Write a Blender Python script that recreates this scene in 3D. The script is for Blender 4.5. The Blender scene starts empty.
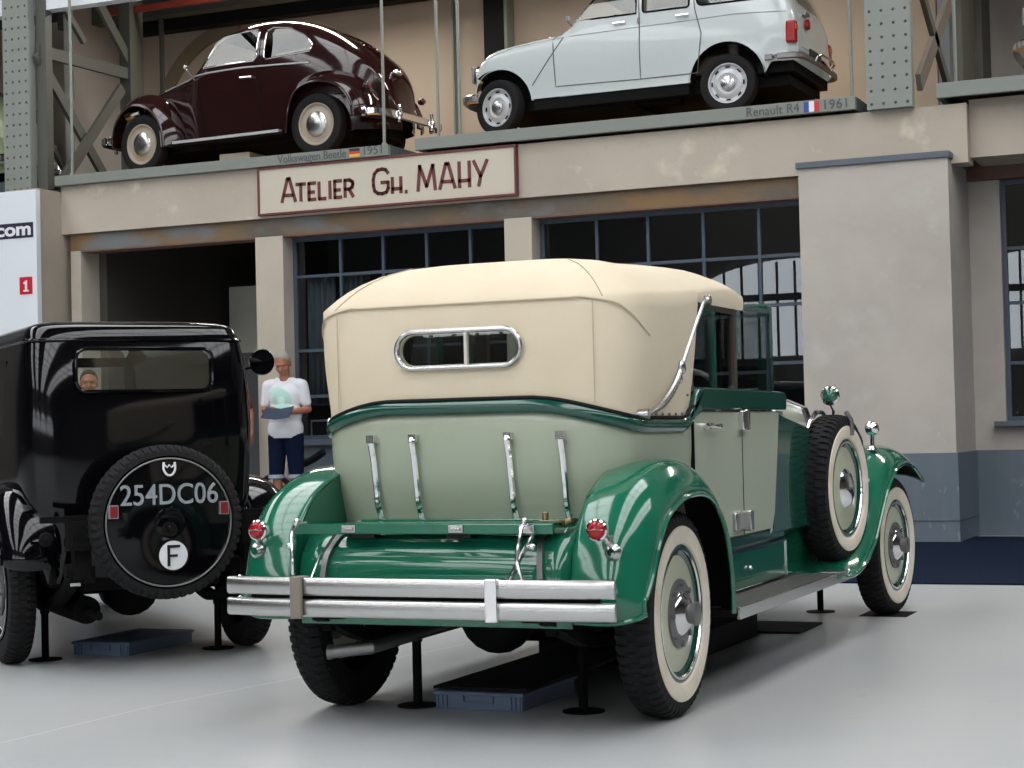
import bpy, bmesh, math, random
from mathutils import Vector, Matrix
C = bpy.context.scene.collection
SC = bpy.context.scene
PI = math.pi
random.seed(7)

# ---------------------------------------------------------------- camera
def make_camera():
    yaw, pit, rol, f = 0.4111, 0.026, 0.0242, 1811.7
    fw = Vector((-math.sin(yaw)*math.cos(pit), math.cos(yaw)*math.cos(pit), math.sin(pit)))
    r = Vector((math.cos(yaw), math.sin(yaw), 0)); u = r.cross(fw)
    R = math.cos(rol)*r - math.sin(rol)*u; U = math.cos(rol)*u + math.sin(rol)*r
    cd = bpy.data.cameras.new('camera'); co = bpy.data.objects.new('camera', cd); C.objects.link(co)
    cd.sensor_fit = 'HORIZONTAL'; cd.sensor_width = 36; cd.lens = f/1024*36
    cd.clip_end = 300
    M = Matrix((R, U, -fw)).transposed().to_4x4(); M.translation = Vector((2.997, -6.682, 1.119))
    co.matrix_world = M
    SC.camera = co
make_camera()

# ---------------------------------------------------------------- world, exposure, large lights
w = bpy.data.worlds.new('hall_daylight'); SC.world = w; w.use_nodes = True
w.node_tree.nodes['Background'].inputs[0].default_value = (0.80, 0.86, 0.93, 1)
w.node_tree.nodes['Background'].inputs[1].default_value = 0.18
SC.view_settings.view_transform = 'Standard'; SC.view_settings.look = 'None'
SC.view_settings.gamma = 1; SC.view_settings.use_curve_mapping = False
SC.view_settings.exposure = -0.32
SKY_E = 5.6       # luminance of the roof glazing
GABLE_E = 4.2     # luminance of the arched end windows

# ---------------------------------------------------------------- mesh helpers
class MB:
    def __init__(s): s.v = []; s.f = []
    def add(s, vs, fs):
        o = len(s.v); s.v += [tuple(v) for v in vs]; s.f += [tuple(i+o for i in f) for f in fs]; return s
    def box(s, x0, x1, y0, y1, z0, z1):
        vs = [(x, y, z) for z in (z0, z1) for y in (y0, y1) for x in (x0, x1)]
        return s.add(vs, [(0,2,3,1),(4,5,7,6),(0,1,5,4),(2,6,7,3),(0,4,6,2),(1,3,7,5)])
    def obox(s, p0, p1, wd, ht, up=(0,0,1)):
        p0, p1 = Vector(p0), Vector(p1); d = (p1-p0).normalized(); a = d.cross(Vector(up))
        if a.length < 1e-4: a = d.cross(Vector((1,0,0)))
        a.normalize(); b = a.cross(d).normalized()
        vs = [p + a*i*wd/2 + b*j*ht/2 for p in (p0, p1) for (i, j) in ((-1,-1),(1,-1),(1,1),(-1,1))]
        return s.add(vs, [(0,1,2,3),(4,7,6,5),(0,4,5,1),(1,5,6,2),(2,6,7,3),(3,7,4,0)])
    def grid(s, rows, cu=False, cap=False):
        n = len(rows[0]); vs = [p for r in rows for p in r]; fs = []
        m = n if cu else n-1
        for i in range(len(rows)-1):
            for j in range(m):
                k = (j+1) % n
                fs.append((i*n+j, i*n+k, (i+1)*n+k, (i+1)*n+j))
        if cap and cu:
            fs.append(tuple(range(n))[::-1]); fs.append(tuple((len(rows)-1)*n+j for j in range(n)))
        return s.add(vs, fs)
    def sweep(s, path, r, n=10, cap=True, prof=None, closed=False, up=None):
        path = [Vector(p) for p in path]; N = len(path)
        rr = r if isinstance(r, (list, tuple)) else [r]*N
        rows = []; prev = None
        for i, p in enumerate(path):
            if closed: d = path[(i+1) % N]-path[i-1]
            else: d = path[min(i+1, N-1)]-path[max(i-1, 0)]
            d.normalize()
            if up is not None: a = Vector(up) - d*d.dot(Vector(up))
            elif prev is None:
                a = Vector((0,0,1)) if abs(d.z) < .9 else Vector((1,0,0)); a = a-d*d.dot(a)
            else: a = prev-d*d.dot(prev)
            a.normalize(); prev = a; b = d.cross(a)
            if prof: rows.append([p+b*x*rr[i]+a*y*rr[i] for x, y in prof])
            else: rows.append([p+(a*math.cos(t)+b*math.sin(t))*rr[i] for t in [2*PI*k/n for k in range(n)]])
        if closed: rows.append(rows[0])
        return s.grid(rows, cu=True, cap=cap and not closed)
    def cyl(s, p0, p1, r, r1=None, n=16): return s.sweep([p0, p1], [r, r if r1 is None else r1], n)
    def lathe(s, prof, o=(0,0,0), ax='z', n=32, cap=False, a0=0, a1=2*PI):
        # prof: (radius, height along axis)
        full = abs(a1-a0-2*PI) < 1e-6; rows = []; o = Vector(o)
        ts = [a0+(a1-a0)*k/n for k in range(n if full else n+1)]
        for r, h in prof:
            row = []
            for t in ts:
                c, q = math.cos(t)*r, math.sin(t)*r
                row.append(o+Vector({'z': (c, q, h), 'x': (h, c, q), 'y': (c, h, q)}[ax]))
            rows.append(row)
        return s.grid(rows, cu=full, cap=cap)
    def ball(s, c, r, n=16, m=10, sc=(1,1,1)):
        c = Vector(c); rows = []
        for i in range(m+1):
            a = PI*i/m; rr = max(math.sin(a), 1e-3)
            rows.append([c+Vector((r*sc[0]*rr*math.cos(2*PI*k/n), r*sc[1]*rr*math.sin(2*PI*k/n), r*sc[2]*math.cos(a))) for k in range(n)])
        return s.grid(rows, cu=True, cap=True)
    def prism(s, poly, ax, a, b):
        # poly of 2D points in the plane normal to ax, extruded from a to b
        def P(u, v, h): return {'x': (h, u, v), 'y': (u, h, v), 'z': (u, v, h)}[ax]
        n = len(poly); vs = [P(u, v, a) for u, v in poly]+[P(u, v, b) for u, v in poly]
        fs = [tuple(range(n)), tuple(range(2*n-1, n-1, -1))]+[(i, (i+1) % n, n+(i+1) % n, n+i) for i in range(n)]
        return s.add(vs, fs)
    def xf(s, M): s.v = [tuple(M @ Vector(v)) for v in s.v]; return s
    def mirx(s):
        o = MB(); o.v = [(-x, y, z) for x, y, z in s.v]; o.f = [f[::-1] for f in s.f]; return o

def build(name, mb, mat, parent=None, smooth=True, ang=35, bevel=0, sub=0, solid=0, kind=None, off=-1, loc=None):
    me = bpy.data.meshes.new(name); me.from_pydata(mb.v, [], mb.f)
    bm = bmesh.new(); bm.from_mesh(me)
    bmesh.ops.remove_doubles(bm, verts=bm.verts, dist=1e-5)
    bmesh.ops.dissolve_degenerate(bm, edges=bm.edges, dist=1e-6)
    bmesh.ops.recalc_face_normals(bm, faces=bm.faces); bm.to_mesh(me); bm.free()
    for mm in (mat if isinstance(mat, (list, tuple)) else [mat]): me.materials.append(mm)
    o = bpy.data.objects.new(name, me); C.objects.link(o)
    if smooth:
        me.polygons.foreach_set('use_smooth', [True]*len(me.polygons))
        me.set_sharp_from_angle(angle=math.radians(ang))
    if solid:
        m = o.modifiers.new('s', 'SOLIDIFY'); m.thickness = solid; m.offset = off
    if bevel:
        m = o.modifiers.new('b', 'BEVEL'); m.width = bevel; m.segments = 2; m.limit_method = 'ANGLE'; m.angle_limit = math.radians(40)
    if sub:
        m = o.modifiers.new('u', 'SUBSURF'); m.levels = sub; m.render_levels = sub
    if parent: o.parent = parent
    if loc: o.location = loc
    if kind: o['kind'] = kind
    return o

def bake(o):
    dg = bpy.context.evaluated_depsgraph_get(); dg.update()
    me = bpy.data.meshes.new_from_object(o.evaluated_get(dg), depsgraph=dg)
    o.modifiers.clear(); o.data = me
    return o

def cut(o, mbs, ang=35):
    # real openings: the cutter is used once and thrown away
    for mb in mbs:
        c = build('cutter', mb, M['black'], smooth=False)
        if o.parent: c.parent = o.parent
        m = o.modifiers.new('c', 'BOOLEAN'); m.object = c; m.operation = 'DIFFERENCE'; m.solver = 'EXACT'
        bpy.context.view_layer.update()
        bake(o)
        bpy.data.objects.remove(c)
    o.data.polygons.foreach_set('use_smooth', [True]*len(o.data.polygons))
    o.data.set_sharp_from_angle(angle=math.radians(ang))
    return o

def tag(o, label, cat, group=None):
    o['label'] = label; o['category'] = cat
    if group: o['group'] = group
    return o
def empty(name, loc, rz, label, cat, group=None):
    o = bpy.data.objects.new(name, None); C.objects.link(o); o.location = loc; o.rotation_euler = (0, 0, rz)
    o.empty_display_size = .1
    return tag(o, label, cat, group)
def sm(t): t = max(0, min(1, t)); return t*t*(3-2*t)
def lerp(a, b, t): return a+(b-a)*t
def interp(x, tab):
    if x <= tab[0][0]: return tab[0][1]
    for (a, b), (c, d) in zip(tab, tab[1:]):
        if x <= c: return b+(d-b)*(x-a)/(c-a)
    return tab[-1][1]
def cinterp(x, tab):
    # smooth (catmull-rom) interpolation in a table
    n = len(tab)
    if x <= tab[0][0]: return tab[0][1]
    if x >= tab[-1][0]: return tab[-1][1]
    for i in range(n-1):
        if x <= tab[i+1][0]:
            x0, y0 = tab[i]; x1, y1 = tab[i+1]; h = x1-x0; t = (x-x0)/h
            m0 = (y1-tab[i-1][1])/(x1-tab[i-1][0]) if i > 0 else (y1-y0)/h
            m1 = (tab[i+2][1]-y0)/(tab[i+2][0]-x0) if i < n-2 else (y1-y0)/h
            return (2*t**3-3*t**2+1)*y0+(t**3-2*t**2+t)*h*m0+(-2*t**3+3*t**2)*y1+(t**3-t**2)*h*m1
def spline(pts, k=8, closed=False):
    pts = [Vector(p) for p in pts]; out = []; n = len(pts)
    rng = range(n) if closed else range(n-1)
    for i in rng:
        if closed: a, b, c, d = pts[i-1], pts[i], pts[(i+1) % n], pts[(i+2) % n]
        else: a, b, c, d = pts[max(i-1, 0)], pts[i], pts[i+1], pts[min(i+2, n-1)]
        for j in range(k):
            t = j/k
            out.append(.5*((2*b)+(c-a)*t+(2*a-5*b+4*c-d)*t*t+(3*b-a-3*c+d)*t**3))
    if not closed: out.append(pts[-1])
    return out
def rrect(x0, x1, z0, z1, r, k=6):
    out = []
    for cx, cz, a in ((x1-r, z1-r, 0), (x0+r, z1-r, PI/2), (x0+r, z0+r, PI), (x1-r, z0+r, 1.5*PI)):
        for i in range(k+1):
            t = a+PI/2*i/k; out.append((cx+r*math.cos(t), cz+r*math.sin(t)))
    return out

# ---------------------------------------------------------------- materials
M = {}
def mat(name, col, rough=.5, metal=0, coat=0, spec=.5, emit=None, es=0, bump=0, bscale=40, noise=None):
    m = bpy.data.materials.new(name); m.use_nodes = True; nt = m.node_tree; b = nt.nodes['Principled BSDF']
    b.inputs['Base Color'].default_value = (*col, 1); b.inputs['Roughness'].default_value = rough
    b.inputs['Metallic'].default_value = metal; b.inputs['Coat Weight'].default_value = coat
    b.inputs['Coat Roughness'].default_value = .04; b.inputs['Specular IOR Level'].default_value = spec
    if emit: b.inputs['Emission Color'].default_value = (*emit, 1); b.inputs['Emission Strength'].default_value = es
    if noise or bump:
        tc = nt.nodes.new('ShaderNodeTexCoord')
    if noise:
        # noise: list of (scale, colour, low, high, stretch)
        prev = None
        for sc, c2, lo, hi, st in noise:
            mp = nt.nodes.new('ShaderNodeMapping'); mp.inputs['Scale'].default_value = st
            nt.links.new(tc.outputs['Object'], mp.inputs[0])
            n = nt.nodes.new('ShaderNodeTexNoise'); n.inputs['Scale'].default_value = sc; n.inputs['Detail'].default_value = 6
            nt.links.new(mp.outputs[0], n.inputs['Vector'])
            mr = nt.nodes.new('ShaderNodeMapRange'); mr.inputs[1].default_value = lo; mr.inputs[2].default_value = hi
            nt.links.new(n.outputs[0], mr.inputs[0])
            mx = nt.nodes.new('ShaderNodeMix'); mx.data_type = 'RGBA'
            nt.links.new(mr.outputs[0], mx.inputs[0])
            if prev: nt.links.new(prev, mx.inputs[6])
            else: mx.inputs[6].default_value = (*col, 1)
            mx.inputs[7].default_value = (*c2, 1); prev = mx.outputs[2]
        nt.links.new(prev, b.inputs['Base Color'])
    if bump:
        n = nt.nodes.new('ShaderNodeTexNoise'); n.inputs['Scale'].default_value = bscale; n.inputs['Detail'].default_value = 4
        nt.links.new(tc.outputs['Object'], n.inputs['Vector'])
        bp = nt.nodes.new('ShaderNodeBump'); bp.inputs['Strength'].default_value = bump; bp.inputs['Distance'].default_value = .01
        nt.links.new(n.outputs[0], bp.inputs['Height']); nt.links.new(bp.outputs[0], b.inputs['Normal'])
    M[name] = m; return m
def glassmat(name, tint, ior=1.5, rough=0.0):
    m = bpy.data.materials.new(name); m.use_nodes = True; nt = m.node_tree; nt.nodes.clear()
    out = nt.nodes.new('ShaderNodeOutputMaterial'); mx = nt.nodes.new('ShaderNodeMixShader')
    # Schlick reflectance per face of the pane, the same from both sides
    ge = nt.nodes.new('ShaderNodeNewGeometry'); dp = nt.nodes.new('ShaderNodeVectorMath'); dp.operation = 'DOT_PRODUCT'
    nt.links.new(ge.outputs['Incoming'], dp.inputs[0]); nt.links.new(ge.outputs['Normal'], dp.inputs[1])
    ab = nt.nodes.new('ShaderNodeMath'); ab.operation = 'ABSOLUTE'; nt.links.new(dp.outputs['Value'], ab.inputs[0])
    sb = nt.nodes.new('ShaderNodeMath'); sb.operation = 'SUBTRACT'; sb.inputs[0].default_value = 1; nt.links.new(ab.outputs[0], sb.inputs[1])
    pw = nt.nodes.new('ShaderNodeMath'); pw.operation = 'POWER'; pw.inputs[1].default_value = 5; nt.links.new(sb.outputs[0], pw.inputs[0])
    f0 = ((ior-1)/(ior+1))**2
    fr = nt.nodes.new('ShaderNodeMath'); fr.operation = 'MULTIPLY_ADD'; fr.inputs[1].default_value = 1-f0; fr.inputs[2].default_value = f0
    nt.links.new(pw.outputs[0], fr.inputs[0])
    tr = nt.nodes.new('ShaderNodeBsdfTransparent'); tr.inputs[0].default_value = (*tint, 1)
    gl = nt.nodes.new('ShaderNodeBsdfGlossy'); gl.inputs[0].default_value = (1, 1, 1, 1); gl.inputs['Roughness'].default_value = rough
    nt.links.new(fr.outputs[0], mx.inputs[0]); nt.links.new(tr.outputs[0], mx.inputs[1]); nt.links.new(gl.outputs[0], mx.inputs[2])
    nt.links.new(mx.outputs[0], out.inputs[0]); M[name] = m; return m
W1 = (1, 1, 1)
mat('black', (.006, .006, .007), .7, spec=.25)
mat('green', (.008, .125, .070), .12, coat=.6)
mat('dark_green', (.005, .062, .042), .15, coat=.5)
mat('disc_cream', (.47, .49, .36), .3, coat=.4)
mat('sage', (.36, .40, .305), .35, coat=.35)
mat('canvas', (.66, .575, .435), .85, bump=.15, bscale=300, noise=[(2.2, (.62, .535, .39), .45, .7, (1,1,1))])
mat('canvas_piping', (.48, .41, .30), .8)
mat('chrome', (.78, .78, .79), .12, 1)
mat('brushed', (.52, .52, .515), .27, 1)
mat('dull_steel', (.24, .24, .24), .45, .9)
mat('rubber', (.010, .010, .011), .8, spec=.25, bump=.2, bscale=60)
mat('whitewall', (.72, .66, .55), .55, noise=[(9, (.60, .53, .41), .5, .75, W1)])
mat('car_black', (.002, .002, .003), .07, spec=.40)
mat('under', (.005, .005, .005), .8, spec=.12)
mat('maroon', (.020, .006, .006), .10, coat=.4)
mat('white_paint', (.55, .60, .60), .25, coat=.8)
mat('red_lens', (.30, .006, .010), .2)
mat('orange_lens', (.55, .12, .02), .2)
mat('reflector', (.20, .015, .018), .3)
mat('white_text', (.72, .74, .76), .5)
mat('dull_text', (.34, .38, .41), .4, .3)
mat('plate_black', (.01, .01, .012), .35)
mat('cream_rim', (.36, .31, .245), .4)
mat('silver_rim', (.50, .52, .54), .4, .3)
mat('seat_leather', (.05, .035, .025), .5)
mat('wood_trim', (.07, .035, .018), .4)
mat('board_mat', (.06, .058, .055), .5)
mat('interior_trim', (.20, .18, .15), .8)
mat('brown_frame', (.05, .035, .025), .4)
mat('plaster', (.50, .445, .365), .85, bump=.25, bscale=14, noise=[(1.0, (.45, .395, .33), .35, .65, W1), (2.6, (.62, .57, .46), .60, .72, W1), (7, (.40, .37, .33), .62, .8, W1)])
mat('plaster_pillar', (.51, .47, .42), .85, bump=.2, bscale=14, noise=[(1.3, (.42, .385, .35), .35, .65, W1), (2.6, (.53, .51, .47), .55, .75, W1), (7, (.55, .53, .49), .66, .80, W1)])
mat('plaster_plain', (.40, .35, .29), .9, noise=[(1.5, (.34, .30, .25), .4, .7, W1)])
mat('post_paint', (.50, .45, .37), .85, noise=[(2, (.44, .39, .32), .4, .7, W1)])
mat('beam_rust', (.125, .105, .08), .6, noise=[(1.1, (.22, .13, .05), .42, .62, (1,1,2)), (1.7, (.16, .17, .17), .52, .66, (1,1,2)), (6, (.25, .12, .07), .6, .75, (1,1,3))])
mat('beam_brown', (.14, .08, .06), .6, noise=[(3, (.18, .05, .035), .5, .75, (1,1,3))])
mat('wainscot', (.12, .155, .19), .5, noise=[(3, (.14, .17, .20), .5, .75, (3,3,.6)), (14, (.26, .29, .31), .66, .78, (1,1,.5))])
mat('wainscot_dark', (.045, .06, .075), .5)
mat('slate_cap', (.10, .12, .145), .5)
mat('blue_frame', (.055, .078, .11), .45)
mat('carpet', (.006, .012, .030), .95, spec=.1, bump=.4, bscale=400)
mat('concrete', (.455, .465, .46), .30, spec=.4, noise=[(.55, (.39, .41, .42), .35, .7, W1), (9, (.36, .37, .37), .62, .85, W1)])
mat('seam', (.66, .67, .66), .5)
mat('grey_steel', (.24, .26, .235), .5)
mat('grey_steel_dark', (.085, .088, .075), .55)
mat('old_steel', (.15, .13, .11), .55)
mat('platform', (.215, .235, .21), .5)
mat('platform_side', (.05, .07, .075), .6)
mat('letter_grey', (.09, .095, .10), .6)
mat('oak_floor', (.50, .25, .06), .35, noise=[(3, (.24, .11, .02), .4, .7, (1,8,1))])
mat('cream_wall', (.52, .44, .35), .9, noise=[(.6, (.47, .40, .33), .4, .7, W1)])
mat('pale_wall', (.62, .59, .56), .9)
mat('brown_arch', (.24, .19, .13), .8)
mat('red_pipe', (.26, .03, .015), .5)
mat('white_panel', (.74, .78, .83), .4)
mat('navy', (.02, .02, .045), .5)
mat('red_sign', (.55, .012, .03), .4)
mat('sign_cream', (.56, .52, .42), .6)
mat('sign_maroon', (.135, .032, .028), .5)
mat('flag_black', (.02, .02, .02), .6); mat('flag_red', (.55, .04, .05), .6); mat('flag_gold', (.75, .45, .05), .6)
mat('flag_blue', (.03, .08, .33), .6); mat('flag_white', (.8, .8, .85), .6)
mat('tray_blue', (.12, .17, .26), .5)
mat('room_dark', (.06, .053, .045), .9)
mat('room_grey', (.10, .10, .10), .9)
mat('curtain', (.16, .17, .18), .9)
mat('skin', (.36, .15, .09), .5)
mat('hair_grey', (.30, .28, .25), .8)
mat('hair_brown', (.05, .03, .02), .8)
mat('denim', (.005, .010, .030), .9, spec=.1)
mat('denim_cuff', (.30, .36, .45), .85)
mat('blue_shirt', (.28, .36, .50), .85)
mat('red_shirt', (.16, .02, .02), .85)
mat('paper_dark', (.03, .045, .08), .4)
mat('roof_dark', (.06, .06, .06), .9)
mat('hall_wall', (.12, .11, .10), .9)
mat('mirror_green', (.01, .09, .055), .1, coat=1)
mat('brass', (.30, .25, .15), .35, .9)
mat('ivory', (.6, .58, .5), .6)
mat('pale_green', (.35, .42, .25), .3, coat=1)
mat('sky_glass', (.8, .85, .9), .4, emit=(.99, .99, 1.0), es=SKY_E)
mat('gable_glass', (.8, .85, .9), .4, emit=(.90, .95, 1.0), es=GABLE_E)
glassmat('glass', (.90, .93, .92))
glassmat('smoked_glass', (.55, .58, .57))
glassmat('side_glass_dark', (.10, .11, .11))
glassmat('shop_glass', (.70, .74, .76), 1.62)
def shirt_mat():
    m = mat('print_shirt', (.70, .72, .76), .85); nt = m.node_tree; b = nt.nodes['Principled BSDF']
    tc = nt.nodes.new('ShaderNodeTexCoord')
    prev = None
    for k, (c, rad, col) in enumerate((((-.06, 0, 1.36), .11, (.50, .66, .62)), ((0, 0, 1.27), .115, (.42, .66, .58)), ((0, 0, 1.265), .05, (.62, .82, .76)))):
        d = nt.nodes.new('ShaderNodeVectorMath'); d.operation = 'SUBTRACT'; d.inputs[1].default_value = c
        nt.links.new(tc.outputs['Object'], d.inputs[0])
        s = nt.nodes.new('ShaderNodeVectorMath'); s.operation = 'MULTIPLY'; s.inputs[1].default_value = (1, 0, 1 if k else 2.2)
        nt.links.new(d.outputs[0], s.inputs[0])
        l = nt.nodes.new('ShaderNodeVectorMath'); l.operation = 'LENGTH'; nt.links.new(s.outputs[0], l.inputs[0])
        mr = nt.nodes.new('ShaderNodeMapRange'); mr.inputs[1].default_value = rad; mr.inputs[2].default_value = rad-.02
        nt.links.new(l.outputs['Value'], mr.inputs[0])
        mx = nt.nodes.new('ShaderNodeMix'); mx.data_type = 'RGBA'; nt.links.new(mr.outputs[0], mx.inputs[0])
        if prev: nt.links.new(prev, mx.inputs[6])
        else: mx.inputs[6].default_value = (.70, .72, .76, 1)
        mx.inputs[7].default_value = (*col, 1); prev = mx.outputs[2]
    nt.links.new(prev, b.inputs['Base Color'])
shirt_mat()

# ---------------------------------------------------------------- stroke lettering (flat ribbons standing on a surface)
GL = {
 'A': [[(0,0),(.42,1),(.58,1),(1,0)], [(.17,.27),(.83,.27)]],
 'T': [[(0,1),(1,1)], [(.5,1),(.5,0)]],
 'E': [[(1,1),(0,1),(0,0),(1,0)], [(0,.45),(.8,.45)]],
 'L': [[(0,1),(0,0),(1,0)]],
 'I': [[(.5,1),(.5,0)]],
 'R': [[(0,0),(0,1),(.6,1),(.95,.88),(1,.72),(.9,.55),(.6,.45),(0,.45)], [(.5,.45),(1,0)]],
 'G': [[(1,.82),(.85,.96),(.6,1),(.3,.97),(.08,.82),(0,.6),(0,.35),(.08,.13),(.3,.02),(.6,0),(.88,.05),(1,.2),(1,.45),(.55,.45)]],
 'H': [[(0,1),(0,0)], [(1,1),(1,0)], [(0,.25),(1,.25)]],
 'M': [[(0,0),(.12,1),(.5,.15),(.88,1),(1,0)]],
 'Y': [[(0,1),(.5,.38),(1,1)], [(.5,.38),(.35,0)]],
 '.': [[(.4,0),(.6,0)]],
}
def stroke_text(mb, glyphs, P, th, lift=0):
    # glyphs: (char, x, z, width, height); P(x,z,d) maps to 3D
    for ch, gx, gz, gw, gh in glyphs:
        for st in GL[ch]:
            pts = [(gx+u*gw, gz+v*gh) for u, v in st]
            for (a, b), (c, d) in zip(pts, pts[1:]):
                L = math.hypot(c-a, d-b); tx, tz = (c-a)/L, (d-b)/L; nx, nz = -tz*th/2, tx*th/2
                ex, ez = tx*th*.3, tz*th*.3
                q = [(a-ex+nx, b-ez+nz), (c+ex+nx, d+ez+nz), (c+ex-nx, d+ez-nz), (a-ex-nx, b-ez-nz)]
                vs = [P(x, z, 0) for x, z in q]+[P(x, z, lift) for x, z in q]
                mb.add(vs, [(0,1,2,3),(4,7,6,5),(0,4,5,1),(1,5,6,2),(2,6,7,3),(3,7,4,0)])
def font_text(name, s, size, mat, M4, width=None, parent=None, depth=.003, bold=0):
    cu = bpy.data.curves.new(name, 'FONT'); cu.body = s; cu.size = size; cu.extrude = depth; cu.offset = bold
    o = bpy.data.objects.new(name, cu); C.objects.link(o)
    bpy.context.view_layer.update(); dg = bpy.context.evaluated_depsgraph_get()
    me = bpy.data.meshes.new_from_object(o.evaluated_get(dg)); bpy.data.objects.remove(o)
    xs = [v.co.x for v in me.vertices]; wd = max(xs)-min(xs); k = (width/wd) if width else 1
    for v in me.vertices:
        v.co = M4 @ Vector(((v.co.x-min(xs))*k, v.co.y, v.co.z))
    me.materials.clear(); me.materials.append(mat)
    o = bpy.data.objects.new(name, me); C.objects.link(o)
    if parent: o.parent = parent
    return o
FACE_Y = Matrix(((1,0,0,0),(0,0,-1,0),(0,1,0,0),(0,0,0,1)))   # text lying in XZ facing -Y
# ================================================================ SETTING
FY = 10.3
fl = build('floor', MB().box(-40, 28, -36, 16, -.2, 0), M['concrete'], smooth=False, kind='structure')
# thin pale joint in the floor
m = MB(); pj = [(-1.55, -2.6), (-1.50, -1.2), (-1.49, -.89), (-1.47, -.31), (-1.36, .36), (-1.30, .70), (-1.1, 2.0)]
for (xa, ya), (xb, yb) in zip(pj, pj[1:]): m.add([(xa-.006, ya, .0012), (xa+.006, ya, .0012), (xb+.006, yb, .0012), (xb-.006, yb, .0012)], [(0, 1, 2, 3)])
build('trim_1', m, M['seam'], smooth=False, kind='structure')
build('trim_2', MB().box(-1.9, 16, 5.86, 10.9, 0, .012), M['carpet'], smooth=False, kind='structure')

# fascia over the workshop front
fm = MB().box(-10.0, .24, FY, 10.6, 3.50, 4.05)
build('wall_front', fm, M['plaster'], smooth=False, kind='structure')
build('wall_front_right', MB().box(.24, 12, 10.45, 11.2, 3.56, 4.1), M['plaster'], smooth=False, kind='structure')
build('wall_left_return', MB().box(-10.45, -10.0, 9.88, 10.62, 0, 3.99), M['plaster_plain'], smooth=False, kind='structure')
build('trim_3', MB().box(-9.93, -1.33, 10.36, 10.58, 3.30, 3.50), M['beam_rust'], smooth=False, kind='structure')
build('trim_4', MB().box(-9.95, -1.33, 10.33, 10.60, 3.493, 3.50).box(-9.95, -1.33, 10.33, 10.60, 3.285, 3.30), M['beam_brown'], smooth=False, kind='structure')
# large pilaster with dado and slate cap
build('pillar_front', MB().box(-1.315, .085, 10.12, 11.25, .825, 3.535), M['plaster_pillar'], smooth=False, kind='structure')
build('trim_5', MB().box(-1.33, .10, 10.10, 11.25, .0, .825), M['wainscot'], smooth=False, kind='structure')
build('trim_6', MB().box(-1.335, .105, 10.095, 11.22, .20, .206), M['wainscot_dark'], smooth=False, kind='structure')
build('trim_7', MB().box(-1.335, .105, 10.09, 11.26, 3.535, 3.595), M['slate_cap'], smooth=False, bevel=.006, kind='structure')
# right hand recess: wall, dado, beam, window
build('wall_right_recess', MB().box(.07, .38, 11.2, 11.5, .825, 3.43).box(.38, 4.4, 11.2, 11.5, .825, 1.07).box(4.4, 12, 11.2, 11.5, .825, 3.43), M['plaster_pillar'], smooth=False, kind='structure')
build('trim_8', MB().box(.07, 12, 11.18, 11.5, 0, .825), M['wainscot'], smooth=False, kind='structure')
build('trim_9', MB().box(.05, 12, 11.12, 11.5, 3.43, 3.70), M['beam_brown'], smooth=False, kind='structure')
# posts of the shop front
for i, (a, b) in enumerate(((-9.90, -9.76), (-7.437, -7.09), (-4.462, -4.155))):
    build('post_front', MB().box(a, b, 10.32, 10.67, 0, 3.30), M['post_paint'], smooth=False, bevel=.004, kind='structure')
# dado under the shop windows
build('trim_10', MB().box(-7.09, -4.46, 10.5, 10.66, 0, 1.02).box(-4.155, -1.33, 10.5, 10.66, 0, 1.02), M['wainscot'], smooth=False, kind='structure')
build('trim_11', MB().box(-7.09, -4.46, 10.42, 10.72, 1.02, 1.08).box(-4.155, -1.33, 10.42, 10.72, 1.02, 1.08), M['slate_cap'], smooth=False, kind='structure')

def window(n, x0, x1, y, z0, z1, vs, hs, gl='shop_glass', t=.045):
    m = MB()
    m.box(x0, x0+t, y-.03, y+.03, z0, z1).box(x1-t, x1, y-.03, y+.03, z0, z1)
    m.box(x0+t, x1-t, y-.03, y+.03, z1-t, z1).box(x0+t, x1-t, y-.03, y+.03, z0, z0+t)
    for v in vs: m.box(v-.015, v+.015, y-.028, y+.028, z0+t, z1-t)
    for h in hs: m.box(x0+t, x1-t, y-.024, y+.024, h-.016, h+.016)
    f = build('window_%d' % n, m, M['blue_frame'], smooth=False, kind='structure')
    build('window_pane', MB().box(x0+t, x1-t, y-.004, y+.004, z0+t, z1-t), M[gl], parent=f, smooth=False)
    return f
window(1, -7.09, -4.465, 10.56, 1.08, 3.29, [-6.50, -5.98, -5.46, -4.95], [2.86, 1.55, 2.05])
window(2, -4.15, -1.33, 10.56, 1.08, 3.29, [-3.53, -2.98, -2.40, -1.83], [2.77, 2.29, 1.72])
window(3, .38, 4.4, 11.3, 1.10, 3.43, [1.35, 2.3, 3.3], [2.77, 2.24, 1.66])
build('windowsill', MB().box(.28, 4.5, 11.08, 11.3, 1.05, 1.10), M['slate_cap'], smooth=False, bevel=.006, kind='structure')

# workshop behind the front: floor slab, walls, ceiling
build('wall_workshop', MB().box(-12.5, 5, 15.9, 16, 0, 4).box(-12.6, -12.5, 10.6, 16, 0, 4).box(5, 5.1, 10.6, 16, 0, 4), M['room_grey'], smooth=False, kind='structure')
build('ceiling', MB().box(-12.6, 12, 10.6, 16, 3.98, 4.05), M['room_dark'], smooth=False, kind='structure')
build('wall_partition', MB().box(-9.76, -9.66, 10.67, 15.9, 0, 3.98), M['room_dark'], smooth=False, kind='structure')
build('wall_partition_right', MB().box(-1.3, -1.2, 11.25, 15.9, 0, 3.98), M['room_dark'], smooth=False, kind='structure')
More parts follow.
